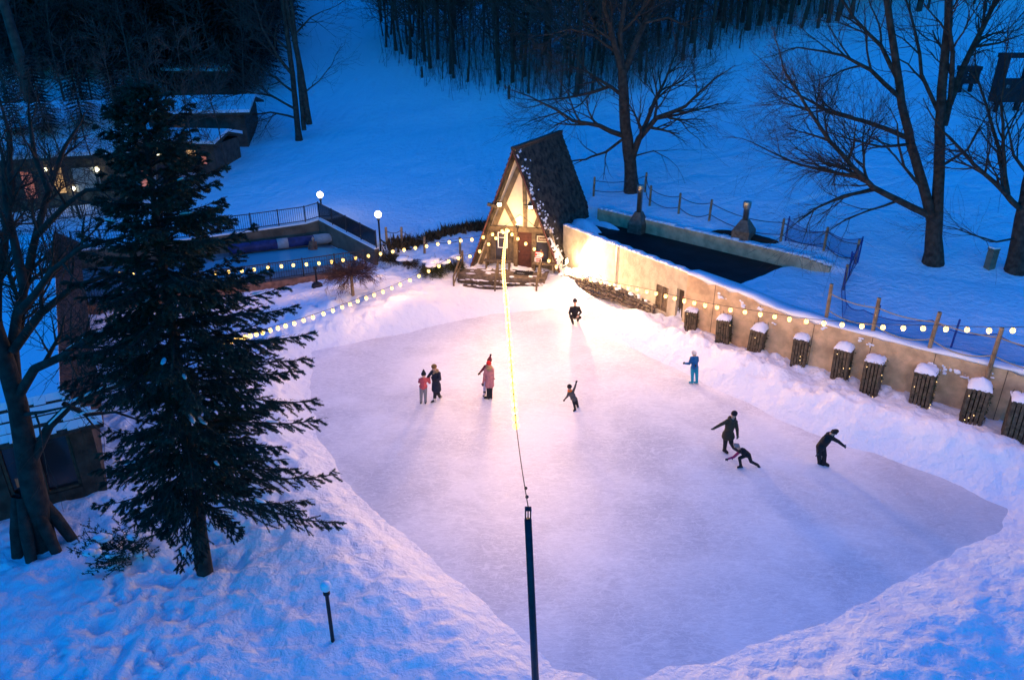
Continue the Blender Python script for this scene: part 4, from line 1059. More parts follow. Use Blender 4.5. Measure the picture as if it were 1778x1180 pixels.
# dry stone bank along the building
def stone_bank():
    t = thing('stone_bank', 'low dry-stone bank with snow on top below the floodlit wall', 'stone wall', (5, 36, .2)); rg = random.Random(14)
    line = [Vector((2.6, 37.0)), Vector((3.9, 36.3)), Vector((5.4, 34.9)), Vector((6.4, 33.7)), Vector((6.9, 32.8))]
    m = MB(); sn2 = MB()
    for i in range(len(line) - 1):
        a, b = line[i], line[i + 1]; k = int((b - a).length / .13)
        for j in range(k):
            p = a.lerp(b, j / k); n_ = Vector((b.y - a.y, a.x - b.x)).normalized()
            if n_.y > 0: n_ = -n_
            for lv in range(4):
                q = p + n_ * (.30 + rg.uniform(-.08, .08)) - n_ * .10 * lv
                m.ball((q.x, q.y, .42 + .16 * lv + rg.uniform(-.03, .03)), (rg.uniform(.09, .2), rg.uniform(.10, .16), rg.uniform(.06, .10)), 7, 5, ax=(Vector((math.cos(rg.gauss(-.8, .3)), math.sin(-.8), 0)), Vector((.6, .7, 0)), eZ), jit=.15, rg=rg)
            if j % 2 == 0:
                q = p - n_ * .62
                sn2.ball((q.x, q.y, .86 + rg.uniform(-.05, .05)), (.42 * rg.uniform(.8, 1.1), .48 * rg.uniform(.8, 1.1), .30), 9, 6, jit=.08, rg=rg)
                for _ in range(2):
                    if rg.random() < .8: q2 = p + n_ * rg.uniform(-.35, .12); sn2.ball((q2.x, q2.y, .98 + rg.uniform(-.1, .04)), (rg.uniform(.07, .17), rg.uniform(.07, .17), .06), 7, 4, jit=.25, rg=rg)
    m.build('stones', M['rock'], t); sn2.build('snow', M['snow'], t, True)
stone_bank()

# ------------------------------------------------------------------ slatted planters along the wall
PL = [(1200, 580, 537, .50), (1255, 603, 551, .52), (1308, 622, 568, .54), (1385, 642, 583, .54), (1457, 665, 600, .58), (1508, 688, 622, .60), (1595, 711, 640, .64), (1681, 741, 668, .66), (1757, 769, 690, .70)]
PLAB = ['slatted wooden planter beside the dark doorway, farthest of its row', 'slatted planter with twigs and greenery sticking out of its snow cap, second from the doorway',
        'slatted planter third from the doorway with a peaked snow cap', 'slatted planter fourth from the doorway, before the plain stretch of wall',
        'slatted planter in the middle of the row, two bright fairy lights near its top', 'slatted planter in the row dotted with fairy lights down its front',
        'slatted planter third from the camera end, greenery bulging from its side', 'slatted planter second nearest the camera with a thick snow cap', 'large slatted planter nearest the camera, cut by the right edge']
rg = random.Random(15)
wdir = math.atan2(-.62, .78)
for i, (px, pb, ptp, wd) in enumerate(PL):
    b = atz(px, pb, .32); zt = aty(px, ptp, b.y - .0).z; h = zt - .02; cx, cy = b.x, b.y
    t = thing('slatted_planter', PLAB[i], 'planter', (cx, cy, .1), 'slatted planters along the retaining wall')
    hw = wd / 2; rz = wdir + rg.uniform(-.16, .16) + (.10 if i == 8 else 0)
    X = Vector((math.cos(rz), math.sin(rz), 0)); Yv = Vector((-math.sin(rz), math.cos(rz), 0)); c = Vector((cx, cy, 0))
    for fx, nx in ((X, -Yv), (X, Yv), (Yv, X), (Yv, -X)):
        m = MB(); ns = 5; sw = wd / ns
        for k in range(ns):
            m.box(c + nx * hw + fx * (-hw + sw * (k + .5)) + eZ * (.02 + h / 2), (sw * rg.uniform(.66, .80), .035, h - .05 + rg.uniform(-.02, .02)), ax=(fx, nx, eZ))
        for z in (.35, h * .55, h - .12): m.box(c + nx * (hw - .04) + eZ * z, (wd - .1, .035, .09), ax=(fx, nx, eZ))
        m.build('slat_panel', M['slat'], t)
    co = MB(); co.box(c + eZ * h * .47, (wd - .17, wd - .17, h * .9), rz=rz); co.build('core', M['soil'], t)
    gr = MB()
    for k in range(26 + (45 if i in (1, 6, 7, 8) else 0)):
        sd = rg.choice([X, X, -Yv]); tt = rg.uniform(-.9, .9); oth = Yv if abs(sd.dot(X)) > .5 else X
        p = c + sd * (hw + rg.uniform(-.02, .06)) + oth * (hw * tt) + eZ * rg.uniform(.4, h)
        for q in range(3):
            d = (sd * rg.uniform(0, .6) + wander(rg, .5)).normalized() * rg.uniform(.05, .12); s_ = d.orthogonal().normalized() * .018
            gr.add([tuple(p - s_), tuple(p + s_), tuple(p + d)], [(0, 1, 2)])
    if i in (1, 2, 8):
        for k in range(9):
            p = c + eZ * h + X * rg.uniform(-hw, hw) + Yv * rg.uniform(0, hw); gr.tube([p, p + Vector((rg.uniform(-.1, .12), rg.uniform(-.1, .1), rg.uniform(.1, .3)))], [.012, .006], 3, False)
    tag(gr.build('greenery', M['green'], t), kind='stuff')
    for k in range((2, 3, 2, 3, 5, 6, 5, 4, 4)[i]):
        l = MB(); sd, oth = (X, Yv) if rg.random() < .5 else (-Yv, X)
        l.ball(c + sd * (hw + .035) + oth * hw * rg.uniform(-.8, .8) + eZ * rg.uniform(.5, h - .05), .017, 6, 4); l.build('fairy_light', M['fairy'], t)
    # snow cap: bevelled heap
    n = 9; vs = []; fs = []; hc = (.08, .17, .26, .15, .24, .11, .19, .30, .14)[i]; ox, oy = rg.uniform(-.25, .25), rg.uniform(-.25, .25); oh = hw + .035
    for a in range(n):
        for b2 in range(n):
            u, v = -1 + 2 * a / (n - 1), -1 + 2 * b2 / (n - 1)
            edge = max(abs(u), abs(v)); r_ = math.hypot(u - ox, v - oy)
            z = h + .015 + hc * max(0, 1 - (r_ / 1.5) ** 1.15) * (1 - edge ** 8 * .6) + rg.uniform(-.028, .028)
            if edge > .99: z = h - rg.uniform(0, .05)
            p = c + X * (u * oh * (1 + rg.uniform(-.03, .05))) + Yv * (v * oh); vs.append((p.x, p.y, z))
    for a in range(n - 1):
        for b2 in range(n - 1): fs.append((a * n + b2, (a + 1) * n + b2, (a + 1) * n + b2 + 1, a * n + b2 + 1))
    pb_ = len(vs)
    m = MB(); m.add(vs, fs); m.box(c + eZ * (h - .03), (2 * oh - .04, 2 * oh - .04, .04), rz=rz); m.build('snow_cap', M['snow'], t, True)
    t.rotation_euler = (rg.uniform(-.05, .05), rg.uniform(-.05, .05), 0)

# ------------------------------------------------------------------ rope fences and net
def sag(a, b, s, n=8): return [a.lerp(b, k / n) - eZ * (s * 4 * (k / n) * (1 - k / n)) for k in range(n + 1)]
def rope_fence(label, posts, ph, pr, ropes, mats, group=None):
    t = thing('rope_fence', label, 'fence', tuple(posts[0]), group)
    for p in posts:
        m = MB(); ln = Vector((rng.gauss(0, .03), rng.gauss(0, .03), 0)); m.tube([p - eZ * .4, p + eZ * ph * .5 + ln * .5, p + eZ * ph + ln], [pr, pr, pr * .95], 8); m.build('post', M['post'], t)
    for h, sg in ropes:
        for a, b in zip(posts[:-1], posts[1:]):
            m = MB(); m.tube(sag(a + eZ * h, b + eZ * h, sg * rng.uniform(.7, 1.2)), .022, 5); m.build('rope', M[mats], t)
    return t
fp_ = [atz(1434, 556, 2.5), atz(1514, 582, 2.45), atz(1612, 608, 2.45), atz(1719, 637, 2.45), atz(1850, 668, 2.45), atz(2000, 705, 2.45)]
rope_fence('weathered post and rope fence along the top of the retaining wall', fp_, 1.5, .075, ((1.12, .10), (.45, .22)), 'rope')
bp_ = [on(4.9, 44.6), on(7.9, 44.2)] + [ground(*q) for q in ((1128, 357), (1178, 371), (1231, 383), (1355, 419), (1430, 435), (1484, 458), (1464, 503))]
rope_fence('dark post and rope fence on the snow above the flat roof', bp_, 1.15, .065, ((.95, .22), (.35, .28)), 'chain')
lf_ = [ground(*q) for q in ((672, 425), (697, 424), (737, 440))] + [on(-2.9, 40.2)]
rope_fence('short post and rope fence on the bank left of the cabin', lf_, 1.0, .07, ((.8, .15),), 'chain')

nt_ = thing('safety_net', 'sagging blue safety net strung behind the rope fence posts', 'net fence', tuple(ground(1480, 460)))
npx = [(1358, 382, 422), (1400, 398, 432), (1440, 408, 440), (1484, 416, 455), (1478, 440, 478), (1466, 460, 508), (1452, 478, 520)]
line = [bp_[5] + Vector((.2, -.05, 0)), bp_[6] + Vector((.12, .12, 0)), bp_[7] + Vector((.15, .05, 0)), bp_[7].lerp(bp_[8], .5), bp_[8] + Vector((-.1, -.1, 0)), fp_[0].lerp(fp_[1], .25) + Vector((.5, .7, 0)), fp_[1] + Vector((-.35, .35, 0)), fp_[2] + Vector((.2, .55, 0)), fp_[3] + Vector((.25, .5, 0)), fp_[4] + Vector((.25, .5, 0)), fp_[5]]
hts = [1.1, .85, 1.15, 1.15, 1.05, .7, .9, .95, 1.05, 1.0, 1.0]
def resample(P, vals, k=8):
    o1 = []; o2 = []
    for i in range(len(P) - 1):
        for j in range(k): o1.append(P[i].lerp(P[i + 1], j / k)); o2.append(vals[i] + (vals[i + 1] - vals[i]) * j / k - .22 * 4 * (j / k) * (1 - j / k) * vals[i])
    o1.append(P[-1]); o2.append(vals[-1]); return o1, o2
lp_, hp_ = resample([Vector((p.x, p.y, 0)) for p in line], hts)
m = MB(); vs = []; fs = []; rows = 5
for i, (p, h) in enumerate(zip(lp_, hp_)):
    g0 = Hs(p.x, p.y)
    for r_ in range(rows): f = r_ / (rows - 1); vs.append((p.x + .10 * math.sin(i * .7) * math.sin(f * 3.1), p.y + .12 * math.sin(i * .9 + 1) * math.sin(f * 3.1), g0 + .02 + h * f))
for i in range(len(lp_) - 1):
    for r_ in range(rows - 1): fs.append((i * rows + r_, (i + 1) * rows + r_, (i + 1) * rows + r_ + 1, i * rows + r_ + 1))
m.add(vs, fs); m.build('netting', M['netting'], nt_, True)
m = MB(); m.tube([Vector(vs[i * rows + rows - 1]) for i in range(len(lp_))], .018, 5); m.tube([Vector(vs[i * rows]) + eZ * .03 for i in range(len(lp_))], .014, 4); m.build('edge_cord', M['net_rim'], nt_)
for q in (line[0], line[2], line[3], line[6] + Vector((.4, -.3, 0)), line[7] + Vector((.6, -.5, 0))):
    m = MB(); q = on(q.x, q.y); m.tube([q - eZ * .3, q + Vector((rng.gauss(0, .06), 0, 1.25))], .035, 6); m.build('stake', M['net_rim'], nt_)

# utility box, far huts, leaning pole, stakes
ub = ground(1717, 466); t = thing('utility_box', 'grey-green utility box in the snow between the two right-hand trees', 'utility box', tuple(ub))
m = MB(); m.box(ub + eZ * .40, (.34, .3, .95), rz=.3); m.build('cabinet', M['utility'], t); m = MB(); m.box(ub + eZ * .9, (.38, .34, .05), rz=.3); m.build('lid', M['utility'], t)
m = MB(); m.box(ub + eZ * .96, (.34, .3, .08), rz=.3); m.build('snow', M['snow'], t)
def hut(name, label, x0, y0, x1, y1, window, depth):
    gq = ground((x0 + x1) / 2, y1 + 12); Yd = gq.y - .5
    a, b = aty(x0, y1, Yd), aty(x1, y0, Yd); w_, h_ = b.x - a.x, b.z - a.z; gz = gq.z; cx = a.x + w_ / 2
    t = thing(name, label, 'hut', (cx, Yd, gz)); m = MB(); zw = a.z + h_ * (.52 if window else .45); fr = .34
    m.box((cx, Yd + depth / 2, (a.z + zw) / 2), (w_, depth, zw - a.z))
    for xx in (a.x + fr / 2, b.x - fr / 2): m.box((xx, Yd + depth / 2, (zw + b.z) / 2), (fr, depth - .01, b.z - zw))
    if not window:
        for k in range(3): m.box((cx, Yd + .1, zw + (b.z - zw) * (k + .5) / 3), (w_ - 2 * fr, .12, (b.z - zw) * .22))
    m.build('wall', M['dark_hut'], t)
    m = MB(); m.box((cx, Yd + depth / 2, b.z + .10), (w_ + .1, depth + .1, .28)); m.build('roof', M['dark_hut'], t)
    for xx in (a.x + .2 * w_, b.x - .2 * w_):
        m = MB(); m.box((xx, Yd + depth / 2, (gz + a.z) / 2 - .3), (.2, .2, max(.3, a.z - gz + .6))); m.build('leg', M['dark_hut'], t)
    m = MB(); m.box((a.x + .28 * w_, Yd - .012, a.z + h_ * .36), (.10 * w_, .02, .07 * h_)); m.build('plate', M['pool_deck'], t)
hut('lift_hut', 'dark boxy lift hut with an open window at the right edge of the picture', 1727, 100, 1805, 178, True, .8)
hut('small_hut', 'small dark slatted hut far up the slope behind the double tree', 1668, 122, 1704, 146, False, .8)
a, b = aty(697, 52, 68), ground(745, 104)
m = MB(); m.tube([b, b.lerp(a, 1)], [.06, .05], 6); tag(m.build('leaning_pole', M['bark_grey']), 'pale pole leaning at the left edge of the hillside wood', 'pole')
for px, py, h, lab in ((733, 135, 1.0, 'short dark stake at the left corner of the hillside wood'), (884, 172, 1.1, 'short dark stump standing before the hillside wood'), (1284, 85, 1.5, 'thin dark marker stake at the top of the open slope')):
    p = ground(px, py); m = MB(); m.tube([p - eZ * .3, p + eZ * h * .6, p + eZ * h], [.13 if px < 1000 else .06, .12 if px < 1000 else .05, .10 if px < 1000 else .05], 7); tag(m.build('stake', M['far_bark']), lab, 'stake')

# ------------------------------------------------------------------ lamps, pole, string lights
def globe_lamp(p, h, r, label, lit, pr=.05):
    t = thing('globe_lamp', label, 'lamp', tuple(p))
    m = MB(); m.lathe((p.x, p.y, p.z - .2), [(pr, 0), (pr, h - r + .2), (pr * 1.8, h - r + .21), (pr * 1.8, h - r + .27)], 10); m.build('post', M['black'], t, True)
    m = MB(); m.ball(p + eZ * (h + r * .75), r, 18, 12); m.build('globe', M['globe_lit' if lit else 'globe_off'], t, True)
    if not lit:
        m = MB(); m.ball(p + eZ * (h + r * .75 + r * .42), (r * .93, r * .93, r * .66), 14, 8); m.build('snow', M['snow'], t, True)
    if lit:
        l = bpy.data.lights.new('globe_lamp_light', 'POINT'); l.energy = 60 * KL; l.color = (1, .85, .6); l.shadow_soft_size = r * 1.2
        lo = bpy.data.objects.new('globe_lamp_light', l); COL.objects.link(lo); lo.location = p + eZ * (h + r * .75 + r * 1.4)
p = atz(561, 388, 1.45); p = Vector((p.x, p.y, Hs(p.x, p.y + .6))); ht = aty(556, 338, p.y).z - p.z
globe_lamp(p, ht - .15, .19, 'lit globe lamp standing at the corner of the pool railing', True)
p = ground(661, 432); ht = aty(659.5, 372, p.y).z - p.z
globe_lamp(p, ht - .15, .19, 'lit globe lamp at the low end of the panelled fence', True)
p = ground(578, 1112); ht = aty(566, 1014, p.y).z - p.z
globe_lamp(p, ht - .16, .125, 'unlit white globe lamp on a black post in the trodden foreground snow', False, .045)

top = aty(917, 884, 11.0); bot = aty(930, 1180, 11.0); dv = (bot - top); base = top + dv * ((top.z + .3) / -dv.z)
pt = thing('light_pole', 'tall dark pole at the near end of the rink carrying the string lights', 'pole', tuple(base))
m = MB(); m.tube([base, top - eZ * .22], [.078, .066], 10); m.build('shaft', M['pole_paint'], pt, True)
m = MB()
for dx in (-.045, .045): m.box(top + Vector((dx, 0, -.12)), (.025, .09, .26))
m.box(top + Vector((0, 0, .015)), (.12, .10, .03)); m.tube([top + Vector((0, 0, -.2)), top + Vector((0, 0, .05))], .012, 6); m.build('bracket', M['pole_paint'], pt)

bulb_me = None
def bulb_mesh():
    m = MB(); m.ball((0, 0, 0), (.075, .075, .088), 10, 7); return m.mesh('bulb', M['bulb'], True)
bulb_me = bulb_mesh()
def string(label, pts, spacing, s0=0.0, s1=1e9, extra=None, main=False):
    # smooth the control polyline (Catmull-Rom)
    P = []; n = len(pts)
    for i in range(n - 1):
        p0, p1, p2, p3 = pts[max(0, i - 1)], pts[i], pts[i + 1], pts[min(n - 1, i + 2)]
        for k in range(14):
            t = k / 14; P.append(.5 * ((2 * p1) + (p2 - p0) * t + (2 * p0 - 5 * p1 + 4 * p2 - p3) * t * t + (3 * p1 - p0 - 3 * p2 + p3) * t ** 3))
    P.append(pts[-1])
    t = thing('string_lights', label, 'string lights', tuple(P[0]), 'strings of warm bulbs over the rink')
    cab = MB(); cab.tube(P, .010, 4)
    acc = 0; nxt = s0; L = 0; bl = []
    for a, b in zip(P[:-1], P[1:]):
        d = (b - a).length
        while nxt <= L + d and nxt <= s1:
            q = a.lerp(b, (nxt - L) / d); bl.append(q); nxt += spacing * rng.uniform(.93, 1.07)
        L += d
    for q in bl: cab.tube([q, q - eZ * .06], [.018, .022], 6)
    if extra:
        for e in extra: cab.ball(e, .035, 7, 5)
    cab.build('cable', M['cable'], t)
    for q in bl:
        o = bpy.data.objects.new('bulb', bulb_me); COL.objects.link(o); o.parent = t; o.matrix_parent_inverse = Matrix.Translation(t.location).inverted(); o.location = q - eZ * .115
    for i in range(1, len(bl), 2):
        if main and (bl[i].y > 32.5 or i % 4 != 1): continue
        l = BULB_LAMP_MAIN if main else (BULB_LAMP_WALL if 'wall' in label else BULB_LAMP); o = bpy.data.objects.new('bulb_light', l); COL.objects.link(o); o.location = bl[i] - eZ * .30; LAMPS.append(o)
    return bl
LAMPS = []
BULB_LAMP_WALL = bpy.data.lights.new('bulb_light', 'POINT'); BULB_LAMP_WALL.energy = 52 * KL; BULB_LAMP_WALL.color = (1.0, .52, .19); BULB_LAMP_WALL.shadow_soft_size = .12
BULB_LAMP_MAIN = bpy.data.lights.new('bulb_light', 'POINT'); BULB_LAMP_MAIN.energy = 165 * KL; BULB_LAMP_MAIN.color = (1.0, .54, .20); BULB_LAMP_MAIN.shadow_soft_size = .25
BULB_LAMP = bpy.data.lights.new('bulb_light', 'POINT'); BULB_LAMP.energy = 17 * KL; BULB_LAMP.color = (1.0, .52, .20); BULB_LAMP.shadow_soft_size = .12
hub = fpt(-.52, 3.12, .5)
# centre string: cabin beam to the near pole, bulbs stop before the pole
def hang(x, y, a, b, sg):
    lo, hi = b.y, a.y
    for _ in range(40):
        Y = (lo + hi) / 2; t = (a.y - Y) / (a.y - b.y); z = a.z + (b.z - a.z) * t - 4 * sg * t * (1 - t)
        if aty(x, y, Y).z > z: lo = Y
        else: hi = Y
    return aty(x, y, Y)
cpts = [hub] + [hang(x, y, hub, top, .45) for x, y in ((874, 455), (880, 530), (884.5, 590), (889, 650), (893, 700), (897, 744), (906, 812))] + [top + Vector((0, .05, .03))]
s1 = sum((b - a).length for a, b in zip(cpts[:7], cpts[1:7]))
B1 = string('string of bulbs running straight down the middle of the rink to the near pole', cpts, .45, .1, s1, extra=[aty(913, 847, 12.2), aty(915, 862, 11.6)], main=True)
B2 = string('string of bulbs draped along the floodlit wall and out over the right-hand rope fence', [hub] + [aty(x, y, Y) for x, y, Y in ((895, 408, 37.2), (930, 430, 36.2), (968, 460, 34.9), (1010, 477, 33.6), (1060, 489, 32.2), (1130, 503, 30.1), (1200, 520, 27.9), (1265, 532, 26.4), (1330, 542, 25.2), (1395, 552, 24.1), (1460, 558, 23.2), (1545, 563, 22.3), (1640, 565, 21.6), (1752, 568, 20.8), (1860, 560, 20.0), (2000, 545, 19.0))], .60, .25)
sp_at = aty(330, 470, 16.2)
B3 = string('upper string of bulbs running left past the pool railing behind the spruce', [hub] + [aty(x, y, Y) for x, y, Y in ((832, 410, 37.4), (783, 416, 37.1), (731, 425, 36.7), (676, 434, 36.2), (618, 444, 35.7), (555, 453, 35.1), (490, 458, 34.6), (420, 466, 34.0), (340, 472, 33.4), (270, 474, 33.0), (190, 470, 32.6))], .60, .3)
B4 = string('lower string of bulbs curving left across the snow bank into the spruce', [hub] + [aty(x, y, Y) for x, y, Y in ((846, 422, 37.2), (820, 440, 36.6), (788, 446, 36.0), (754, 462, 35.2), (717, 480, 34.2), (678, 497, 33.0), (633, 514, 31.4), (585, 532, 29.4), (525, 552, 27.4), (470, 568, 25.2), (425, 580, 22.8))] + [aty(375, 593, 19.2)], .62, .3)
m = MB()
for a, b in (((869, 398), (903, 372)), ((903, 372), (935, 398))): m.tube([aty(*a, 37.9), aty(*b, 38.3)], .012, 4)
m.build('stay_wire', M['cable'], cabin)

# ------------------------------------------------------------------ pool, railings
pw_ = MB()
pool_poly = [atz(x, y, .46)[:2] for x, y in ((330, 500), (440, 478), (560, 462), (618, 452), (600, 433), (540, 430), (440, 440), (300, 470))]
vsn = [(p[0], p[1], .50) for p in pool_poly]; f = MB(); f.add(vsn, [tuple(range(len(vsn)))]); o = f.build('water', M['pool_water']); tag(o, kind='structure')
if o.data.polygons[0].normal.z < 0: o.data.flip_normals()
dk = MB(); dpoly = [(-7.9, 39.5), (-12.6, 37.05), (-22, 33.0), (-30, 36), (-30, 40.4), (-20, 40.9), (-15.4, 43.1), (-11.9, 44.95)]
dk.add([(x, y, .47) for x, y in dpoly], [tuple(range(len(dpoly)))]); o = dk.build('pool_deck', M['pool_deck']); tag(o, kind='structure')
if o.data.polygons[0].normal.z < 0: o.data.flip_normals()
def strip_wall(name, label, cat, pts, th, z0, tops, m, cap=None):
    t = thing(name, label, cat, (pts[0][0], pts[0][1], z0)); w = MB(); c = MB()
    for i in range(len(pts) - 1):
        a, b = Vector(pts[i]), Vector(pts[i + 1]); d = (b - a).normalized(); n_ = Vector((d.y, -d.x)) * th / 2
        q = [a - n_, b - n_, b + n_, a + n_]; 
        w.hexa([(*q[0], z0), (*q[1], z0), (*q[2], z0), (*q[3], z0), (*q[0], tops[i]), (*q[1], tops[i + 1]), (*q[2], tops[i + 1]), (*q[3], tops[i])])
        if cap: c.hexa([(*q[0], tops[i] + .003), (*q[1], tops[i + 1] + .003), (*q[2], tops[i + 1] + .003), (*q[3], tops[i] + .003), (*q[0], tops[i] + cap), (*q[1], tops[i + 1] + cap), (*q[2], tops[i + 1] + cap), (*q[3], tops[i] + cap)])
    w.build('wall_face', M[m], t)
    if cap: c.build('snow_cap', M['snow'], t)
    return t
strip_wall('pool_wall', 'concrete retaining wall round the back of the heated pool', 'wall', [(-24, 39.4), (-20, 40.75), (-15.4, 43.05), (-12.6, 44.6), (-11.85, 45.05), (-7.55, 40.15)], .3, -.1, [1.5, 1.5, 1.55, 1.58, 1.72, 1.35], 'pool_wall', .09)
def railing(name, label, pts, z, h, n_m, solid=None, nbar=11, post_every=1.6):
    t = thing(name, label, 'railing', (pts[0][0], pts[0][1], z[0])); 
    rl = MB(); bs = MB()
    for i in range(len(pts) - 1):
        a, b = Vector((*pts[i], z[i])), Vector((*pts[i + 1], z[i + 1])); L = (b - a).length
        for hh in (h, .10): rl.beam(a + eZ * hh, b + eZ * hh, .04, .045)
        k = int(L / .125)
        for j in range(k): q = a.lerp(b, (j + .5) / k); bs.box(q + eZ * (h / 2 + .05), (.016, .016, h - .1))
        kp = max(1, round(L / post_every))
        for j in range(kp + (i == len(pts) - 2)):
            q = a.lerp(b, j / kp); m = MB(); m.box(q + eZ * (h / 2 + .03), (.055, .055, h + .08)); m.build('post', M['rail'], t)
        if solid:
            for j in range(kp):
                p0, p1 = a.lerp(b, (j + .05) / kp), a.lerp(b, (j + .95) / kp); m = MB(); m.beam(p0 + eZ * (h / 2 + .05), p1 + eZ * (h / 2 + .05), .02, h - .16); m.build('panel', M[solid], t)
    rl.build('rail', M['rail'], t); bs.build('bars', M['rail'], t)
railing('pool_railing', 'black metal railing on top of the wall behind the pool', [(-24, 39.4), (-20, 40.75), (-15.4, 43.05), (-12.6, 44.6), (-11.85, 45.05)], [1.58, 1.58, 1.62, 1.66, 1.8], .95, 1)
railing('panel_railing', 'black railing with dark panels sloping down to the lamp by the pool', [(-11.85, 45.05), (-7.55, 40.15)], [1.8, 1.42], .95, 1, solid='dark_glass')
tb = [(-22.0, 32.9), (-12.6, 36.95), (-8.0, 39.1)]
strip_wall('pool_kerb_wall', 'low brown kerb wall under the front pool railing', 'wall', tb, .28, -.1, [.62, .62, .66], 'terracotta')
railing('front_railing', 'black metal railing along the near side of the heated pool', tb, [.62, .62, .66], .95, 1)
cv = thing('pool_cover', 'rolled blue pool cover lying along the back wall of the pool', 'pool cover', (-13, 43, .5))
ca, cb = Vector((-16.4, 41.6, .86)), Vector((-11.6, 43.7, .86)); m = MB(); m.tube([ca.lerp(cb, k / 8) for k in range(9)], [.29, .30, .29, .31, .29, .30, .29, .29, .27], 14); m.build('roll', M['cover'], cv, True)
for f0, f1 in ((.52, .64), (.93, 1.22)):
    m = MB(); m.tube([ca.lerp(cb, f0), ca.lerp(cb, (f0 + f1) / 2), ca.lerp(cb, f1)], [.315, .315, .315 if f1 < 1 else .16], 12); m.build('wrap', M['cover_snow'], cv, True)
p = atz(552, 488, .62); t = thing('bollard_light', 'dark round-based bollard beside the front pool railing', 'bollard', tuple(p))
m = MB(); m.lathe((p.x, p.y - .25, .25), [(.26, 0), (.30, .15), (.26, .32), (.10, .42)], 14); m.build('base', M['black'], t, True)
m = MB(); m.lathe((p.x, p.y - .25, .65), [(.05, 0), (.05, .7), (.10, .72), (.10, .85)], 10); m.build('post', M['black'], t, True)
for a, b in (((600, 430), (650, 462)), ((450, 440), (480, 460))):
    pass

# ------------------------------------------------------------------ shrubs
def twiggy(name, label, p, r, h, m, n, seed, stem=None, droop=-.1, lvl=2, snow=0):
    rg = random.Random(seed); t = thing(name, label, 'shrub', tuple(p)); b = MB()
    if stem:
        s = MB(); s.tube([p - eZ * .2, p + eZ * stem], [.09, .07], 8); s.build('trunk', M['post'], t)
    for k in range(n):
        an = rg.uniform(0, 6.283); e = rg.uniform(.05, .9) if not stem else rg.uniform(-.05, .5)
        L = math.hypot(r * math.cos(e), h * math.sin(e)) * rg.uniform(.5, .8)
        grow(b, p + eZ * ((stem or .05) + rg.uniform(-.03, .05)), Vector((math.cos(an) * math.cos(e), math.sin(an) * math.cos(e), math.sin(e) + .05)), L, .018, lvl, rg, .25, droop, .14, (4, 6), (.3, .8), .005)
    b.build('branches', M[m], t)
    if snow:
        s = MB()
        for k in range(snow): an = rg.uniform(0, 6.28); q = p + Vector((math.cos(an), math.sin(an), 0)) * r * rg.uniform(0, .7) + eZ * (h * rg.uniform(.75, .95)); s.ball(q, (rg.uniform(.15, .4), rg.uniform(.12, .3), .10), 8, 5, jit=.15, rg=rg)
        s.build('snow', M['snow'], t, True)
    return t
p = ground(613, 513); twiggy('weeping_tree', 'small umbrella-shaped red-brown weeping tree before the pool railing', p, 1.75, .5, 'red_twig', 85, 51, stem=1.05, droop=-.05)
p = ground(676, 455); twiggy('brown_shrub', 'rounded brown shrub at the foot of the panelled fence', p, .9, .9, 'brown_leaf', 70, 52)
p = ground(712, 462); twiggy('brown_shrub', 'small ragged brown shrub between the round shrub and the junipers', p, .7, .6, 'brown_leaf', 40, 53, snow=3)
p = ground(752, 474); twiggy('juniper', 'low spreading juniper with a snow cap left of the cabin steps', p, 1.1, .75, 'juniper', 90, 54, snow=9)
p = ground(790, 468); twiggy('juniper', 'juniper pressed against the left end of the cabin deck', p, .75, .8, 'juniper', 70, 55, snow=4)
hg = MB(); rg = random.Random(56); Pc = [(-7.0, 40.4), (-5.6, 41.8), (-4.2, 42.6), (-2.6, 43.0), (-1.2, 42.9)]
for i in range(len(Pc) - 1):
    for k in range(170):
        a = Vector(Pc[i]).lerp(Vector(Pc[i + 1]), rg.random()); q = on(a.x + rg.gauss(0, .18), a.y + rg.gauss(0, .18)); d = Vector((rg.gauss(0, .2), rg.gauss(0, .2), rg.uniform(.3, .62)))
        for _ in range(3): e = q + d * rg.uniform(.5, 1) + wander(rg, .09); s_ = Vector((rg.gauss(0, .05), rg.gauss(0, .05), .01)); hg.add([tuple(q - s_), tuple(q + s_), tuple(e)], [(0, 1, 2)])
tag(hg.build('hedge', M['brown_leaf']), 'low dark clipped hedge curving away behind the left of the cabin', 'hedge')
def small_conifer():
    rg = random.Random(57); p = on(*atz(205, 965, .3)[:2]); t = thing('young_conifer', 'small snow-laden conifer bush at the foot of the spruce', 'bush', tuple(p)); b = MB(); s = MB()
    for k in range(34):
        an = rg.uniform(0, 6.283); L = rg.uniform(.6, 1.25); d = Vector((math.cos(an), math.sin(an) * .8, rg.uniform(.1, .7))).normalized(); q = p + eZ * .1; pts = [q]
        for j in range(5): d = (d + Vector((0, 0, -.10 + .07 * j)) + wander(rg, .06)).normalized(); pts.append(pts[-1] + d * L / 5)
        b.tube(pts, [.012, .010, .009, .008, .006, .004], 3, False)
        for j in range(1, 6):
            for sd in (-1, 1):
                q = pts[j]; o_ = d.cross(eZ).normalized() * sd; e = q + (d * .7 + o_ * .8 + wander(rg, .2)).normalized() * rg.uniform(.15, .32)
                b.tube([q, e], [.006, .004], 3, False)
                for z in range(16):
                    tt = rg.random(); w_ = q.lerp(e, tt); dd = ((e - q).normalized() * .8 + wander(rg, .6)).normalized() * .075; ss = dd.orthogonal().normalized() * .012
                    b.add([tuple(w_ - ss), tuple(w_ + ss), tuple(w_ + dd)], [(0, 1, 2)])
        if k % 3 == 0: s.ball(pts[3] + eZ * .05, (.2, .16, .06), 8, 5, jit=.2, rg=rg)
    b.build('branches', M['needle'], t); s.build('snow', M['snow'], t, True)
small_conifer()

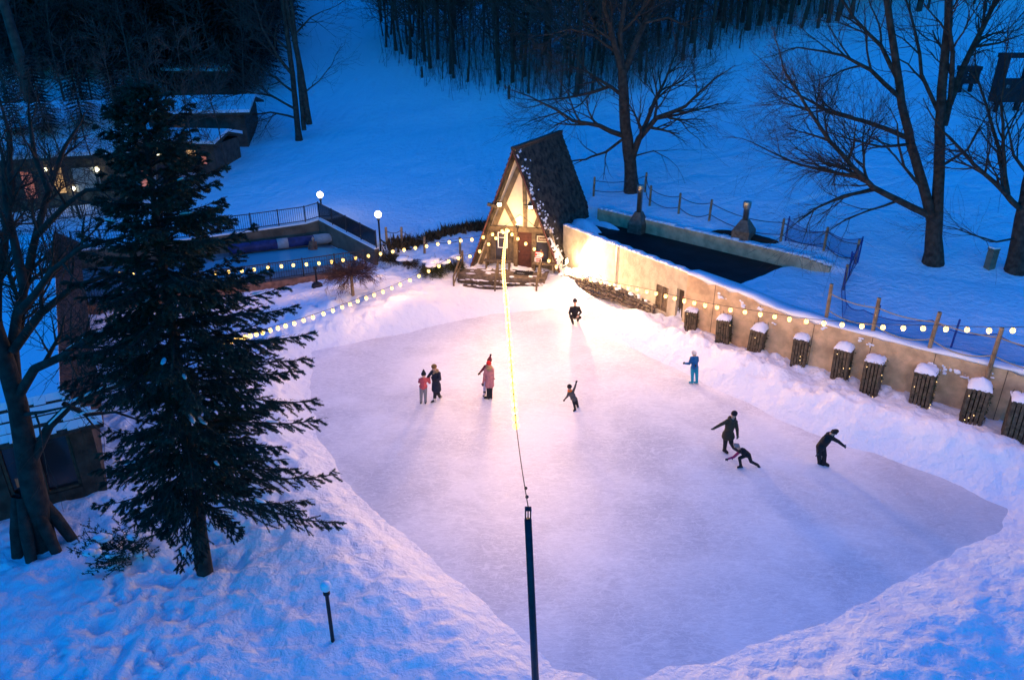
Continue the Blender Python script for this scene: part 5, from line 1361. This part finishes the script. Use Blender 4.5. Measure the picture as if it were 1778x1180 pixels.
# ------------------------------------------------------------------ buildings on the left
ax_d = Vector((-.495, .869, 0)); ax_n = Vector((.869, .495, 0))
E0 = atz(180, 738, 2.65)
hb = thing('shingled_pavilion', 'long snow-roofed pavilion with a brown shingled skirt at the left edge', 'building', (E0.x, E0.y, .2))
def Q(a, b, z): return Vector((E0.x, E0.y, 0)) + ax_d * a - ax_n * b + eZ * z
LA, LB = 21.0, 9.0; ZT = 3.55
m = MB()
m.hexa([Q(.9, .9, ZT - .2), Q(LA - .9, .9, ZT - .2), Q(LA - .9, LB - .9, ZT - .2), Q(.9, LB - .9, ZT - .2), Q(.9, .9, ZT + .05), Q(LA - .9, .9, ZT + .05), Q(LA - .9, LB - .9, ZT + .05), Q(.9, LB - .9, ZT + .05)][::1])
m.build('roof_snow', M['snow'], hb)
rg = random.Random(61)
sk = MB(); rows = 7
for i in range(rows):            # right-hand skirt: bare brown shingles
    f0, f1 = i / rows, (i + 1.08) / rows; x = .0
    while x < LA:
        w_ = rg.uniform(.18, .34); x1 = min(LA, x + w_ - .012)
        i0, i1 = .9 * f0, .9 * f1; z0, z1 = 2.65 + (ZT - 2.65) * f0 - rg.uniform(0, .02), 2.65 + (ZT - 2.65) * f1; th = rg.uniform(.03, .06)
        xa, xb = max(x, i0), min(x1, LA - i0)
        if xb - xa > .03: sk.hexa([Q(xa, i0, z0), Q(xb, i0, z0), Q(xb, i1, z1), Q(xa, i1, z1), Q(xa, i0 - .02, z0 + th), Q(xb, i0 - .02, z0 + th), Q(xb, i1, z1 + .012), Q(xa, i1, z1 + .012)])
        x += w_
sk.build('shingle_skirt', M['brown_shingle'], hb)
fk = MB(); dkk = MB(); rows = 4
for i in range(rows):            # front skirt: snow-covered courses with dark edges
    f0, f1 = i / rows, (i + 1.0) / rows; x = 0
    while x < LB:
        w_ = rg.uniform(.26, .40); x1 = min(LB, x + w_)
        i0, i1 = .9 * f0, .9 * f1; z0, z1 = 2.65 + (ZT - 2.65) * f0, 2.65 + (ZT - 2.65) * f1; xa, xb = max(x, i0), x1
        if xb - xa > .03:
            dkk.hexa([Q(i0 - .03, xa, z0 - .03), Q(i0 - .03, xb, z0 - .03), Q(i1, xb, z1 - .03), Q(i1, xa, z1 - .03), Q(i0 - .03, xa, z0 + .03), Q(i0 - .03, xb, z0 + .03), Q(i1, xb, z1), Q(i1, xa, z1)])
            j0 = rg.uniform(0, .05); fk.hexa([Q(i0 + j0, xa, z0 + .032), Q(i0 + j0, xb, z0 + .032), Q(i1 - .03, xb, z1 + .01), Q(i1 - .03, xa, z1 + .01), Q(i0 + j0 + .02, xa + .01, z0 + .09), Q(i0 + j0 + .02, xb - .01, z0 + .09), Q(i1 - .02, xb, z1 + .06), Q(i1 - .02, xa, z1 + .06)])
        x += w_
dkk.build('tile_skirt', M['brown_shingle'], hb); fk.build('snow_on_tiles', M['snow'], hb)
wl = MB()
def wallbox(a0, a1, b0, b1, z0, z1): wl.hexa([Q(a0, b0, z0), Q(a1, b0, z0), Q(a1, b1, z0), Q(a0, b1, z0), Q(a0, b0, z1), Q(a1, b0, z1), Q(a1, b1, z1), Q(a0, b1, z1)])
wallbox(.35, LA - .4, .35, .6, -.3, 2.64)                      # side wall
wallbox(.35, .60, .605, .95, -.3, 2.64); wallbox(.35, .60, .955, 2.75, -.3, .62); wallbox(.35, .60, 2.755, 3.1, -.3, 2.64); wallbox(.35, .60, 3.105, 5.2, -.3, .62); wallbox(.35, .60, 5.205, LB - .3, -.3, 2.64)
wallbox(LA - .65, LA - .4, .605, LB - .3, -.3, 2.64); wallbox(.605, LA - .66, LB - .55, LB - .3, -.3, 2.64)
wl.build('wall', M['pavilion_wall'], hb)
for b0, b1 in ((.96, 2.74), (3.11, 5.19)):
    wn = MB()
    for bb in (b0 + .04, b1 - .04, (b0 + b1) / 2): wn.box(Q(.42, bb, 1.62), (.08, .08, 1.98), ax=(ax_n, ax_d, eZ))
    for zz in (.68, 2.56): wn.box(Q(.42, (b0 + b1) / 2, zz), (b1 - b0, .08, .08), ax=(ax_n, ax_d, eZ))
    wn = wn.build('window', M['dark_timber'], hb)
    pn = MB(); pn.box(Q(.50, (b0 + b1) / 2, 1.62), (b1 - b0, .02, 1.9), ax=(ax_n, ax_d, eZ)); pn.build('pane', M['win_dim'] if b0 > 3 else M['dark_glass'], wn)
fl = MB(); fl.box(Q(.49, 2.2, 1.35), (.16, .01, .75), ax=(ax_n, ax_d, eZ)); fl.box(Q(.488, 2.45, 1.2), (.22, .008, .3), ax=(ax_n, ax_d, eZ)); fl.build('painted_reflection', M['win_dim'], hb)  # glowing plates painted in as a warm reflection on the glass

def lodge(name, label, p0, p1, h, depth, rise, wins, lamps=(), wallm='lodge_wall', over=.5, cols=0):
    p0 = Vector(p0); p1 = Vector(p1); z0 = min(p0.z, p1.z) - .4; e = (p1 - p0); e.z = 0; L = e.length; e.normalize(); n_ = Vector((-e.y, e.x, 0))
    if n_.y < 0: n_ = -n_
    t = thing(name, label, 'building', (p0.x, p0.y, z0)); zt = max(p0.z, p1.z) + h
    def q(u, v, z): return Vector((p0.x, p0.y, 0)) + e * u + n_ * v + eZ * z
    m = MB(); m.hexa([q(0, 0, z0), q(L, 0, z0), q(L, depth, z0), q(0, depth, z0), q(0, 0, zt), q(L, 0, zt), q(L, depth, zt), q(0, depth, zt)]); m.build('wall', M[wallm], t)
    r = MB(); s = MB(); o_ = over
    for v0, v1, za, zb in ((-o_, depth / 2, zt - .02, zt + rise), (depth + o_, depth / 2, zt - .02, zt + rise)):
        P_ = [q(-o_, v0, za), q(L + o_, v0, za), q(L + o_, v1, zb), q(-o_, v1, zb)]
        if v0 > v1: P_ = [P_[3], P_[2], P_[1], P_[0]]
        up = eZ * .16; r.hexa(P_ + [p_ + up for p_ in P_])
        i_ = [p_ + eZ * .165 for p_ in P_]; c_ = sum(i_, Vector((0, 0, 0))) / 4
        i_ = [p_.lerp(c_, .015) for p_ in i_]; s.hexa(i_ + [p_ + eZ * .22 for p_ in i_])
    r.build('roof', M['dark_timber'], t); s.build('roof_snow', M['snow'], t)
    for u, z, w_, hh, mm in wins:
        w = MB(); w.box(q(u, -.03, zt - h + z), (w_ + .16, .08, hh + .16), ax=(e, n_, eZ)); w = w.build('window', M['dark_timber'], t)
        m = MB(); m.box(q(u, -.075, zt - h + z), (w_, .02, hh), ax=(e, n_, eZ)); m.build('pane', M[mm], w)
    for u, z in lamps:
        m = MB(); m.ball(q(u, -.18, zt - h + z), .13, 10, 7); m.build('wall_lamp', M['lamp_white'], t)
    return t
pL, pR = ground(-60, 378), ground(238, 345)
lodge('lodge', 'main ski lodge with lit windows half hidden behind the left-hand trees', pL, pR, 2.9, 9, 2.6,
      [(3.9, 1.4, .6, 1.7, 'win_red'), (5.6, 1.6, .55, 1.7, 'win_lit'), (7.2, 1.5, 1.5, 1.5, 'white_trim'), (10.6, 1.4, .6, 1.3, 'win_red'), (12.0, 1.5, 1.2, 1.2, 'dark_glass')], [(6.3, 1.0), (7.9, 2.1), (5.0, 2.3), (9.6, 3.1)], 'lodge_stone')
pL, pR = ground(255, 296), ground(378, 300)
lodge('lodge_wing', 'lower brown lodge wing with one warm window behind the spruce top', pL, pR, 1.9, 4, .5, [(2.4, 1.0, .9, .8, 'win_dim'), (3.7, 1.1, .7, .9, 'win_lit'), (4.6, 1.0, .4, .8, 'win_red')], [(1.2, 1.3)], over=.3)
pL, pR = ground(268, 262), ground(432, 256)
lodge('upper_lodge', 'plain brown upper lodge building with a flat eave left of the bare stems', pL, pR, 2.6, 7, .7, [(2.2, 1.7, .8, .5, 'win_dim')], [], over=.6)
ta, tb2 = ground(85, 385), ground(215, 368)
railing('terrace_railing', 'black railing on the snowy terrace below the main lodge', [(ta.x, ta.y), (tb2.x, tb2.y)], [ta.z, tb2.z], .9, 1)
hb2 = lodge('storage_shed', 'long dark shed with snowy roof in the wood above the lodges', ground(300, 168), ground(398, 170), 2.2, 5, 1.0, [(1.5, 1.2, .6, .6, 'dark_glass')])
for px, py, nmz in ((90, 255, 0),):
    p = ground(px, py + 60)
    m = MB(); m.tube([p - eZ, p + eZ * 8, p + Vector((-.6, 0, 19))], [.42, .34, .12], 10); t_ = tag(m.build('dead_trunk', M['far_bark'], None, True), 'thick dark trunk standing in front of the main lodge', 'tree trunk')

# ------------------------------------------------------------------ people
def capsule(mb, a, b, ra, rb, n=10, mi=0):
    a, b = Vector(a), Vector(b); d = b - a; L = d.length
    if L < 1e-5: mb.ball(a, ra, n, 7, mi); return
    d.normalize(); pts = []; rad = []
    for k in (-.98, -.8, -.5, -.2): pts.append(a + d * ra * k); rad.append(ra * math.sqrt(1 - k * k))
    for k in (.2, .5, .8, .98): pts.append(b + d * rb * k); rad.append(rb * math.sqrt(1 - k * k))
    mb.tube(pts, rad, n, True, mi)
def seg_dist(P, a, b, ra, rb):
    a = np.array(a); b = np.array(b); ab = b - a; t = np.clip(((P - a) @ ab) / max(1e-9, ab @ ab), 0, 1)
    return np.linalg.norm(P - a - t[:, None] * ab, axis=1) - (ra + (rb - ra) * t)
STD = dict(head=(0, .925), neck=(0, .845), chest=(0, .72), pelvis=(0, .53), shL=(-.105, .80), shR=(.105, .80), elL=(-.15, .64), elR=(.15, .64), haL=(-.16, .47), haR=(.16, .47),
           hipL=(-.055, .51), hipR=(.055, .51), knL=(-.065, .285), knR=(.065, .285), anL=(-.07, .055), anR=(.07, .055))
DEP = {}
def person(label, foot, hpx, hm, pix=None, dep=None, face=(0, -1, 0), cols=None, coat=0.0, hat=None, hood=None, hair=None, pom=None, skate='black', toe=None, gz=0.0, group=None, scarf=None, hatshape='beanie', kneel=False, girth=1.0):
    fx, fy = foot; base = atz(fx, fy, gz); s = hm / 1.72; pix = pix or {}; dep = dep or {}
    J = {}
    for k, (dx, dyy) in STD.items():
        x, y = pix.get(k, (fx + dx * hpx, fy - dyy * hpx)); J[k] = aty(x, y, base.y + dep.get(k, 0.0))
    t = thing('person', label, 'person', tuple(base), group)
    f = Vector(face).normalized(); rt = Vector((-f.y, f.x, 0)).normalized()
    top, legs, glove = cols['top'], cols['legs'], cols['glove']
    mats = [M['skin'], top, legs, glove, cols.get('sleeve', top)]
    g_ = girth; caps = []
    def C(a, b, ra, rb, m): caps.append((Vector(a), Vector(b), ra * s * g_ if m not in (0, 3) else ra * s, rb * s * g_ if m not in (0, 3) else rb * s, m))
    hd = J['head']; up = (J['head'] - J['neck']).normalized()
    C(J['neck'] - up * .04 * s, hd, .056, .058, 0)
    sd = rt * .055 * s
    C(J['pelvis'] - sd, J['pelvis'] + sd, .120, .120, 2); hem = (J['chest'] - J['pelvis']).normalized() * .02 * s; C(J['pelvis'] - sd * 1.05 + hem, J['pelvis'] + sd * 1.05 + hem, .134, .134, 1); C(J['chest'] - sd, J['chest'] + sd, .135, .135, 1); C(J['pelvis'], J['chest'], .145, .155, 1)
    mid = (J['shL'] + J['shR']) / 2
    C(J['chest'], mid, .15, .11, 1); C(J['shL'], J['shR'], .078, .078, 1); C(mid, J['neck'], .085, .06, 1)
    for a in 'LR':
        C(J['sh' + a], J['el' + a], .072, .058, 4); C(J['el' + a], J['ha' + a], .057, .043, 4)
        C(J['hip' + a], J['kn' + a], .100, .076, 2); C(J['kn' + a], J['an' + a], .074, .060, 2)
        if coat: C(J['pelvis'].lerp(J['hip' + a], .8), J['hip' + a].lerp(J['kn' + a], coat), .135, .135, 1)
        # hand: palm, four fingers, thumb
        h = J['ha' + a]; d = (h - J['el' + a]).normalized(); pr = d.cross(f); pr = pr.normalized() if pr.length > .1 else d.orthogonal().normalized(); cr = d.cross(pr).normalized()
        C(h - d * .01 * s, h + d * .055 * s, .034, .040, 3)
        for q, (o_, ln) in enumerate(((-.036, .052), (-.012, .066), (.012, .062), (.034, .046))):
            p0 = h + d * .075 * s + pr * o_ * s; p1 = p0 + (d * .75 + cr * .2).normalized() * ln * .55 * s; p2 = p1 + (d * .6 + cr * .7).normalized() * ln * .5 * s
            C(p0, p1, .0135, .013, 3); C(p1, p2, .013, .011, 3)
        p0 = h + d * .03 * s - pr * .035 * s; C(p0, p0 + (d * .6 - pr * .8).normalized() * .055 * s, .016, .013, 3)
        td = Vector((toe or {}).get(a, tuple(f))).normalized(); an = J['an' + a]
        C(an, an - eZ * .02 + td * .13 * s, .055, .042, 2)
    mb = MB()
    for a, b, ra, rb, m in caps: capsule(mb, a, b, ra, rb)
    sh = s * (1 + max(0, 1.62 - hm) * .55) * 1.06
    rtv = rt; fz = f
    mb.ball(hd + up * .02 * sh, (.076 * sh, .094 * sh, .118 * sh), 14, 10, ax=(rt, f, up))
    mb.ball(hd + f * .092 * sh + up * -.005 * sh, (.016 * sh, .022 * sh, .026 * sh), 8, 6, ax=(rt, f, up))
    for k in (-1, 1): mb.ball(hd + rt * .078 * sh * k, (.014 * sh, .026 * sh, .034 * sh), 8, 6, ax=(rt, f, up))
    me = mb.mesh('tmp', M['skin']); ob = bpy.data.objects.new('tmp', me); COL.objects.link(ob)
    md = ob.modifiers.new('r', 'REMESH'); md.mode = 'VOXEL'; md.voxel_size = .0125 * max(.8, s); 
    m2 = ob.modifiers.new('s', 'SMOOTH'); m2.factor = .4; m2.iterations = 2
    dg = bpy.context.evaluated_depsgraph_get(); nm = bpy.data.meshes.new_from_object(ob.evaluated_get(dg)); bpy.data.objects.remove(ob)
    nm.materials.clear()
    for m in mats: nm.materials.append(m)
    cen = np.empty(len(nm.polygons) * 3); nm.polygons.foreach_get('center', cen); cen = cen.reshape(-1, 3)
    best = np.full(len(cen), 1e9); idx = np.zeros(len(cen), int)
    for a, b, ra, rb, m in caps + [(hd, hd + up * .04 * sh, .10 * sh, .10 * sh, 0)]:
        d = seg_dist(cen, a, b, ra, rb); k = d < best; best[k] = d[k]; idx[k] = m
    nm.polygons.foreach_set('material_index', idx.astype(np.int32)); nm.polygons.foreach_set('use_smooth', np.ones(len(idx), bool)); nm.name = 'body'
    bo = bpy.data.objects.new('body', nm); COL.objects.link(bo); bo.parent = t; bo.matrix_parent_inverse = Matrix.Translation(t.location).inverted()
    ey = MB()
    for k in (-1, 1): ey.ball(hd + rt * .030 * sh * k + f * .084 * sh + up * .018 * sh, (.012 * sh, .008 * sh, .009 * sh), 8, 6, ax=(rt, f, up))
    ey.box(hd + f * .088 * sh - up * .052 * sh, (.042 * sh, .008 * sh, .010 * sh), ax=(rt, f, up)); ey.build('face', M['black'], t)
    if hair:
        m = MB(); m.ball(hd + up * .0 * sh - f * .02 * sh, (.090 * sh, .100 * sh, .12 * sh), 12, 8, ax=(rt, f, up)); m.ball(hd - up * .09 * sh - f * .06 * sh, (.075 * sh, .05 * sh, .11 * sh), 10, 7, ax=(rt, f, up)); m.build('hair', hair, t, True)
    if hat:
        m = MB(); m.ball(hd + up * .065 * sh, (.092 * sh, .106 * sh, .098 * sh), 14, 8, ax=(rt, f, up))
        m.tube([hd + up * .035 * sh, hd + up * .065 * sh], [.098 * sh, .100 * sh], 14)
        if hatshape == 'tall': m.tube([hd + up * .10 * sh, hd + up * .17 * sh, hd + up * .25 * sh], [.08 * sh, .055 * sh, .02 * sh], 10)
        if hatshape == 'ear':
            for k in (-1, 1): m.ball(hd + rt * .08 * sh * k, (.02 * sh, .05 * sh, .06 * sh), 8, 6, ax=(rt, f, up))
        m.build('hat', hat, t, True)
        if pom: m = MB(); m.ball(hd + up * (.28 if hatshape == 'tall' else .18) * sh, .042 * sh, 8, 6, jit=.15, rg=rng); m.build('pompom', pom, t, True)
    if hood:
        m = MB(); k = 14; ring = [J['neck'] + up * .01 * s + (rt * math.cos(6.283 * i / k) * .105 + f * (math.sin(6.283 * i / k) * .10 - .02)) * s + up * (-.05 if 2 < i < 6 else .03) * s for i in range(k + 1)]
        m.tube(ring, [.042 * s * rng.uniform(.9, 1.15) for _ in ring], 8); m.ball(J['neck'] - f * .10 * s + up * .0 * s, (.11 * s, .06 * s, .09 * s), 10, 7, ax=(rt, f, up)); m.build('hood', hood, t, True)
    if scarf:
        m = MB(); k = 12; ring = [J['neck'] + up * .02 * s + (rt * math.cos(6.283 * i / k) + f * math.sin(6.283 * i / k)) * .085 * s for i in range(k + 1)]; m.tube(ring, .045 * s, 8); m.build('scarf', scarf, t, True)
    if gz == 0.0:
        for a in 'LR':
            td = Vector((toe or {}).get(a, tuple(f))).normalized(); an = J['an' + a]; kd = (J['kn' + a] - an).normalized(); sdv = td.cross(kd).normalized(); dn = -kd
            if dn.z > -.2 : dn = Vector((0, 0, -1)); 
            m = MB(); capsule(m, an + kd * .10 * s, an + dn * .015 * s, .066 * s, .060 * s); capsule(m, an + dn * .035 * s - td * .03 * s, an + dn * .045 * s + td * .135 * s, .052 * s, .044 * s)
            sk_ = m.build('skate', M[skate] if isinstance(skate, str) else skate, t, True)
            m = MB(); nrm_ = td.cross(sdv).normalized()
            if nrm_.dot(dn) < 0: nrm_ = -nrm_
            m.box(an + dn * .112 * s + td * .05 * s, (.26 * s, .012, .028 * s), ax=(td, sdv, nrm_)); 
            for o_ in (-.05, .12): m.box(an + dn * .090 * s + td * o_ * s, (.03 * s, .016, .05 * s), ax=(td, sdv, nrm_))
            m.build('blade', M['steel'], sk_)
    return t
K = lambda n, c: cloth(n, c)
black = K('black_cloth', (.014, .013, .016)); navy = K('navy_cloth', (.014, .018, .035)); pink = K('pink_cloth', (.42, .17, .18)); coral = K('coral_cloth', (.52, .09, .10)); grey = K('grey_cloth', (.22, .21, .22))
red = K('red_cloth', (.48, .015, .015)); maroon = K('maroon_cloth', (.12, .02, .03)); olive = K('olive_cloth', (.045, .036, .022)); blue = K('blue_cloth', (.008, .10, .27)); turq = K('turquoise_cloth', (.01, .25, .36)); magenta = K('magenta_cloth', (.22, .02, .10))
orange = K('orange_cloth', (.65, .16, .02)); tan = K('tan_fur', (.30, .21, .12)); brownhat = K('brown_knit', (.16, .09, .03)); white_ = K('white_knit', (.65, .6, .58)); lilac = K('lilac_cloth', (.55, .48, .6)); dgrey = K('dark_grey_cloth', (.07, .068, .07)); skb = K('white_skate', (.55, .5, .46))
person('man in black sweater and trousers, crouching low on one skate near the cabin steps', (996, 561), 60, 1.72,
       dict(head=(998.5, 524), neck=(998.5, 531), chest=(998, 540), pelvis=(998, 549), shL=(992, 534.5), shR=(1005, 534.5), elL=(989, 543), elR=(1008.5, 542), haL=(990, 548), haR=(1004, 548),
            hipL=(995, 549), hipR=(1001, 549), knL=(991, 549), knR=(1007, 551), anL=(994.5, 559), anR=(1003, 554.5)), dict(knL=-.35, knR=-.15, anL=-.1, anR=.25, pelvis=.12, hipL=.12, hipR=.12, chest=0, haL=-.25, haR=-.25),
       cols=dict(top=black, legs=black, glove=M['skin']), hat=black)
person('child in coral jacket, black hat and grey trousers holding an adult\'s hand', (735, 700.5), 56, 1.32,
       dict(head=(735.5, 651), neck=(735.5, 656), shL=(731, 658.5), shR=(741.5, 658), elL=(728, 663), elR=(746, 664), haL=(728, 660), haR=(745.5, 656)), dict(elL=.1, haL=.25, haR=.2), face=(.1, 1, 0),
       cols=dict(top=coral, legs=grey, glove=maroon), hat=black, hatshape='tall', girth=1.12)
person('woman in long navy coat and brown hat leaning over a child in coral', (757, 698), 68, 1.70,
       dict(head=(754, 638), neck=(755, 645), chest=(756, 656), pelvis=(757.5, 667), shL=(750, 646), shR=(762, 648), elL=(745.5, 651), elR=(764, 658), haL=(743, 654), haR=(758, 660),
            hipL=(755, 668), hipR=(760, 668), knL=(755.5, 682), knR=(760.5, 682), anL=(754.5, 695), anR=(764.5, 690)), dict(haR=-.3, elR=-.2, anR=.35, head=-.05), face=(-.7, -.7, 0),
       cols=dict(top=navy, legs=black, glove=black), coat=.55, hat=brownhat, hood=tan, skate=skb, toe=dict(L=(-.8, -.6, 0), R=(.3, .9, -.1)))
person('child in maroon jacket and pointed maroon hat behind the woman in pink', (846, 686), 66, 1.5,
       dict(head=(849.5, 627), neck=(848, 634), shL=(842.5, 636), shR=(852, 637), elL=(837.5, 642), haL=(833.5, 646.5)), dict(elL=.05), face=(-.3, -1, 0),
       cols=dict(top=maroon, legs=lilac, glove=black), hat=maroon, hatshape='tall', pom=black)
person('woman seen from behind in long pink coat, fur hood and bright red hat', (850, 693), 65, 1.64,
       dict(head=(849, 633), neck=(849.5, 638.5), shL=(843.5, 641), shR=(855, 641), elL=(841, 653), haL=(839, 664.5), elR=(856, 653), haR=(855.5, 663), chest=(849.5, 648), pelvis=(850, 661), hipL=(847, 662), hipR=(853, 662), knL=(847.5, 676), knR=(852.5, 676), anL=(847.5, 689), anR=(852.5, 688)),
       face=(.15, 1, 0), cols=dict(top=pink, legs=black, glove=dgrey), coat=.45, hat=red, hood=tan, girth=.94, toe=dict(L=(-.9, .2, 0), R=(-.5, .8, 0)))
person('boy in dark grey jacket and orange scarf leaning with one arm flung up', (998, 712), 50, 1.25,
       dict(head=(989, 673), neck=(989.5, 678.5), chest=(993, 685), pelvis=(996.5, 692), shL=(987.5, 681.5), shR=(995, 679.5), elL=(985, 688), haL=(980.5, 693), elR=(998, 672.5), haR=(1000.5, 664.5),
            hipL=(995, 692), hipR=(999.5, 692), knL=(997, 701), knR=(1002, 701), anL=(998.5, 710), anR=(1003.5, 706.5)), dict(anR=.3, knR=.05), face=(-.6, -.8, 0), cols=dict(top=dgrey, legs=black, glove=black), hat=black, scarf=orange)
person('child in blue jacket, turquoise trousers and striped hat skating by the right-hand bank', (1206, 667), 58, 1.45,
       dict(head=(1205.5, 614.5), elL=(1197, 631), haL=(1189, 630.5), elR=(1211.5, 626), haR=(1208.5, 633), shL=(1200.5, 621.5), shR=(1210.5, 621)), dict(haL=-.1, haR=-.15), face=(-.8, .5, 0), cols=dict(top=blue, legs=turq, glove=black), hat=white_, skate=skb, girth=1.08)
person('adult in olive parka and dark trousers skating with arms held out and down', (1264, 784), 72, 1.72,
       dict(head=(1274, 720.5), neck=(1271.5, 728), chest=(1268, 739), pelvis=(1264, 752), shL=(1263, 731), shR=(1277, 732), elL=(1252, 736.5), haL=(1241, 742.5), elR=(1280, 745), haR=(1280.5, 755),
            hipL=(1260.5, 753), hipR=(1268.5, 753), knL=(1259.5, 767), knR=(1269.5, 768), anL=(1258, 780.5), anR=(1274, 776.5)), dict(anR=-.15, haR=-.1), face=(.5, -.85, 0), cols=dict(top=olive, legs=black, glove=dgrey), coat=.3, hat=black, hood=K('olive_hood', (.06, .045, .03)), girth=1.04)
person('child in black vest with magenta sleeves and grey hat lunging low across the ice', (1286, 813), 60, 1.35,
       dict(head=(1280.5, 775), neck=(1284, 779.5), chest=(1290, 783), pelvis=(1297, 788.5), shL=(1284, 784), shR=(1289, 779.5), elL=(1274, 793), haL=(1264.5, 796), elR=(1278, 789), haR=(1272, 794),
            hipL=(1295, 790), hipR=(1300, 789), knL=(1284, 795), knR=(1304, 801), anL=(1286.5, 809), anR=(1315, 806.5)), dict(shL=-.12, shR=.12, anR=.1, knL=-.1, haR=.15), face=(-.95, -.3, 0), cols=dict(top=black, legs=black, glove=navy, sleeve=magenta), hat=grey, toe=dict(L=(-1, -.1, 0), R=(.6, -.3, -.75)), girth=.95)
person('adult in black bending forward with one arm stretched to the right', (1428, 808), 72, 1.72,
       dict(head=(1446.5, 751.5), neck=(1441.5, 756), chest=(1434, 764), pelvis=(1425, 775), shL=(1435, 757), shR=(1446, 761), elL=(1428, 771), haL=(1420.5, 786), elR=(1455.5, 766), haR=(1465, 773.5),
            hipL=(1422.5, 777), hipR=(1429, 777), knL=(1422, 791), knR=(1431.5, 790), anL=(1423, 804), anR=(1431, 803)), dict(haL=-.15, anL=.1), face=(.75, -.65, 0), cols=dict(top=black, legs=black, glove=dgrey), hat=black, hood=black, girth=1.05)
person('bather standing chest deep in the heated pool behind the string of bulbs', (543, 456), 44, 1.7, dict(), dict(), face=(.3, -1, 0), cols=dict(top=K('wet_shirt', (.16, .09, .06)), legs=black, glove=M['skin']), hair=M['black'], gz=-.32)

# ------------------------------------------------------------------ light
SUN_EL, SUN_ROT = R(2.0), R(200)
w = bpy.data.worlds.new('World'); sc.world = w; w.use_nodes = True; nt = w.node_tree; bg = nt.nodes['Background']
sky = nt.nodes.new('ShaderNodeTexSky'); sky.sky_type = 'NISHITA'; sky.sun_disc = False; sky.sun_elevation = SUN_EL; sky.sun_rotation = SUN_ROT; sky.air_density = 1.6; sky.ozone_density = 4.0; sky.dust_density = .3
mx = nt.nodes.new('ShaderNodeMix'); mx.data_type = 'RGBA'; mx.blend_type = 'MULTIPLY'; mx.inputs[0].default_value = 1.0
nt.links.new(sky.outputs['Color'], mx.inputs[6]); mx.inputs[7].default_value = (.006, .60, 1.28, 1)
nt.links.new(mx.outputs[2], bg.inputs['Color']); bg.inputs['Strength'].default_value = .15
sl = bpy.data.lights.new('sun', 'SUN'); sl.energy = .02; sl.angle = R(20); sl.color = (.1, .4, 1.0); so = bpy.data.objects.new('sun', sl); COL.objects.link(so); so.rotation_euler = (R(70), 0, R(20))

def spot(name, p, target, e, size, blend, rad=.08, col=(1.0, .56, .26)):
    l = bpy.data.lights.new(name, 'SPOT'); l.energy = e * KL; l.spot_size = size; l.spot_blend = blend; l.shadow_soft_size = rad; l.color = col
    o = bpy.data.objects.new(name, l); COL.objects.link(o); o.location = p; o.rotation_euler = (Vector(target) - Vector(p)).to_track_quat('-Z', 'Y').to_euler(); return o
spot('rink_flood', FL + Vector((.02, -.22, -.05)), (-5.5, 12, 1.2), 4600, R(58), 1.0, 1.0)
spot('rink_flood', FR + Vector((.04, -.22, -.05)), (9.5, 13, 1.2), 5600, R(58), 1.0, 1.0)
spot('wall_flood', FWp + FWd.normalized() * .2, wp(.55, 1.7), 4300, R(120), .7, col=(1, .74, .42))
spot('added_rink_fill', fpt(-.5, 3.3, .9), (2.0, 10, 1.6), 2300, R(56), 1.0, .9)  # added fill spot without a fixture, thins the shadows on the ice
sp_ = bpy.data.lights.new('flood_spill', 'POINT'); sp_.energy = 38 * KL; sp_.color = (1, .72, .36); sp_.shadow_soft_size = .1
so2 = bpy.data.objects.new('flood_spill', sp_); COL.objects.link(so2); so2.location = FWp + Vector((.22, -.1, .18))
pl_ = bpy.data.lights.new('gable_flood', 'POINT'); pl_.energy = 130 * KL; pl_.color = (1, .66, .32); pl_.shadow_soft_size = .08
po = bpy.data.objects.new('gable_flood', pl_); COL.objects.link(po); po.location = fl4 + nF * .75 + eZ * .55

# ------------------------------------------------------------------ render settings
vs_ = sc.view_settings; sc.display_settings.display_device = 'sRGB'; vs_.view_transform = 'Standard'; vs_.look = 'None'; vs_.exposure = EXPO; vs_.gamma = 1; vs_.use_curve_mapping = False
sc.render.engine = 'CYCLES'; sc.cycles.use_denoising = True; sc.cycles.max_bounces = 6; sc.cycles.diffuse_bounces = 3; sc.cycles.glossy_bounces = 3; sc.cycles.transparent_max_bounces = 12; sc.cycles.sample_clamp_indirect = 4; sc.cycles.use_light_tree = True
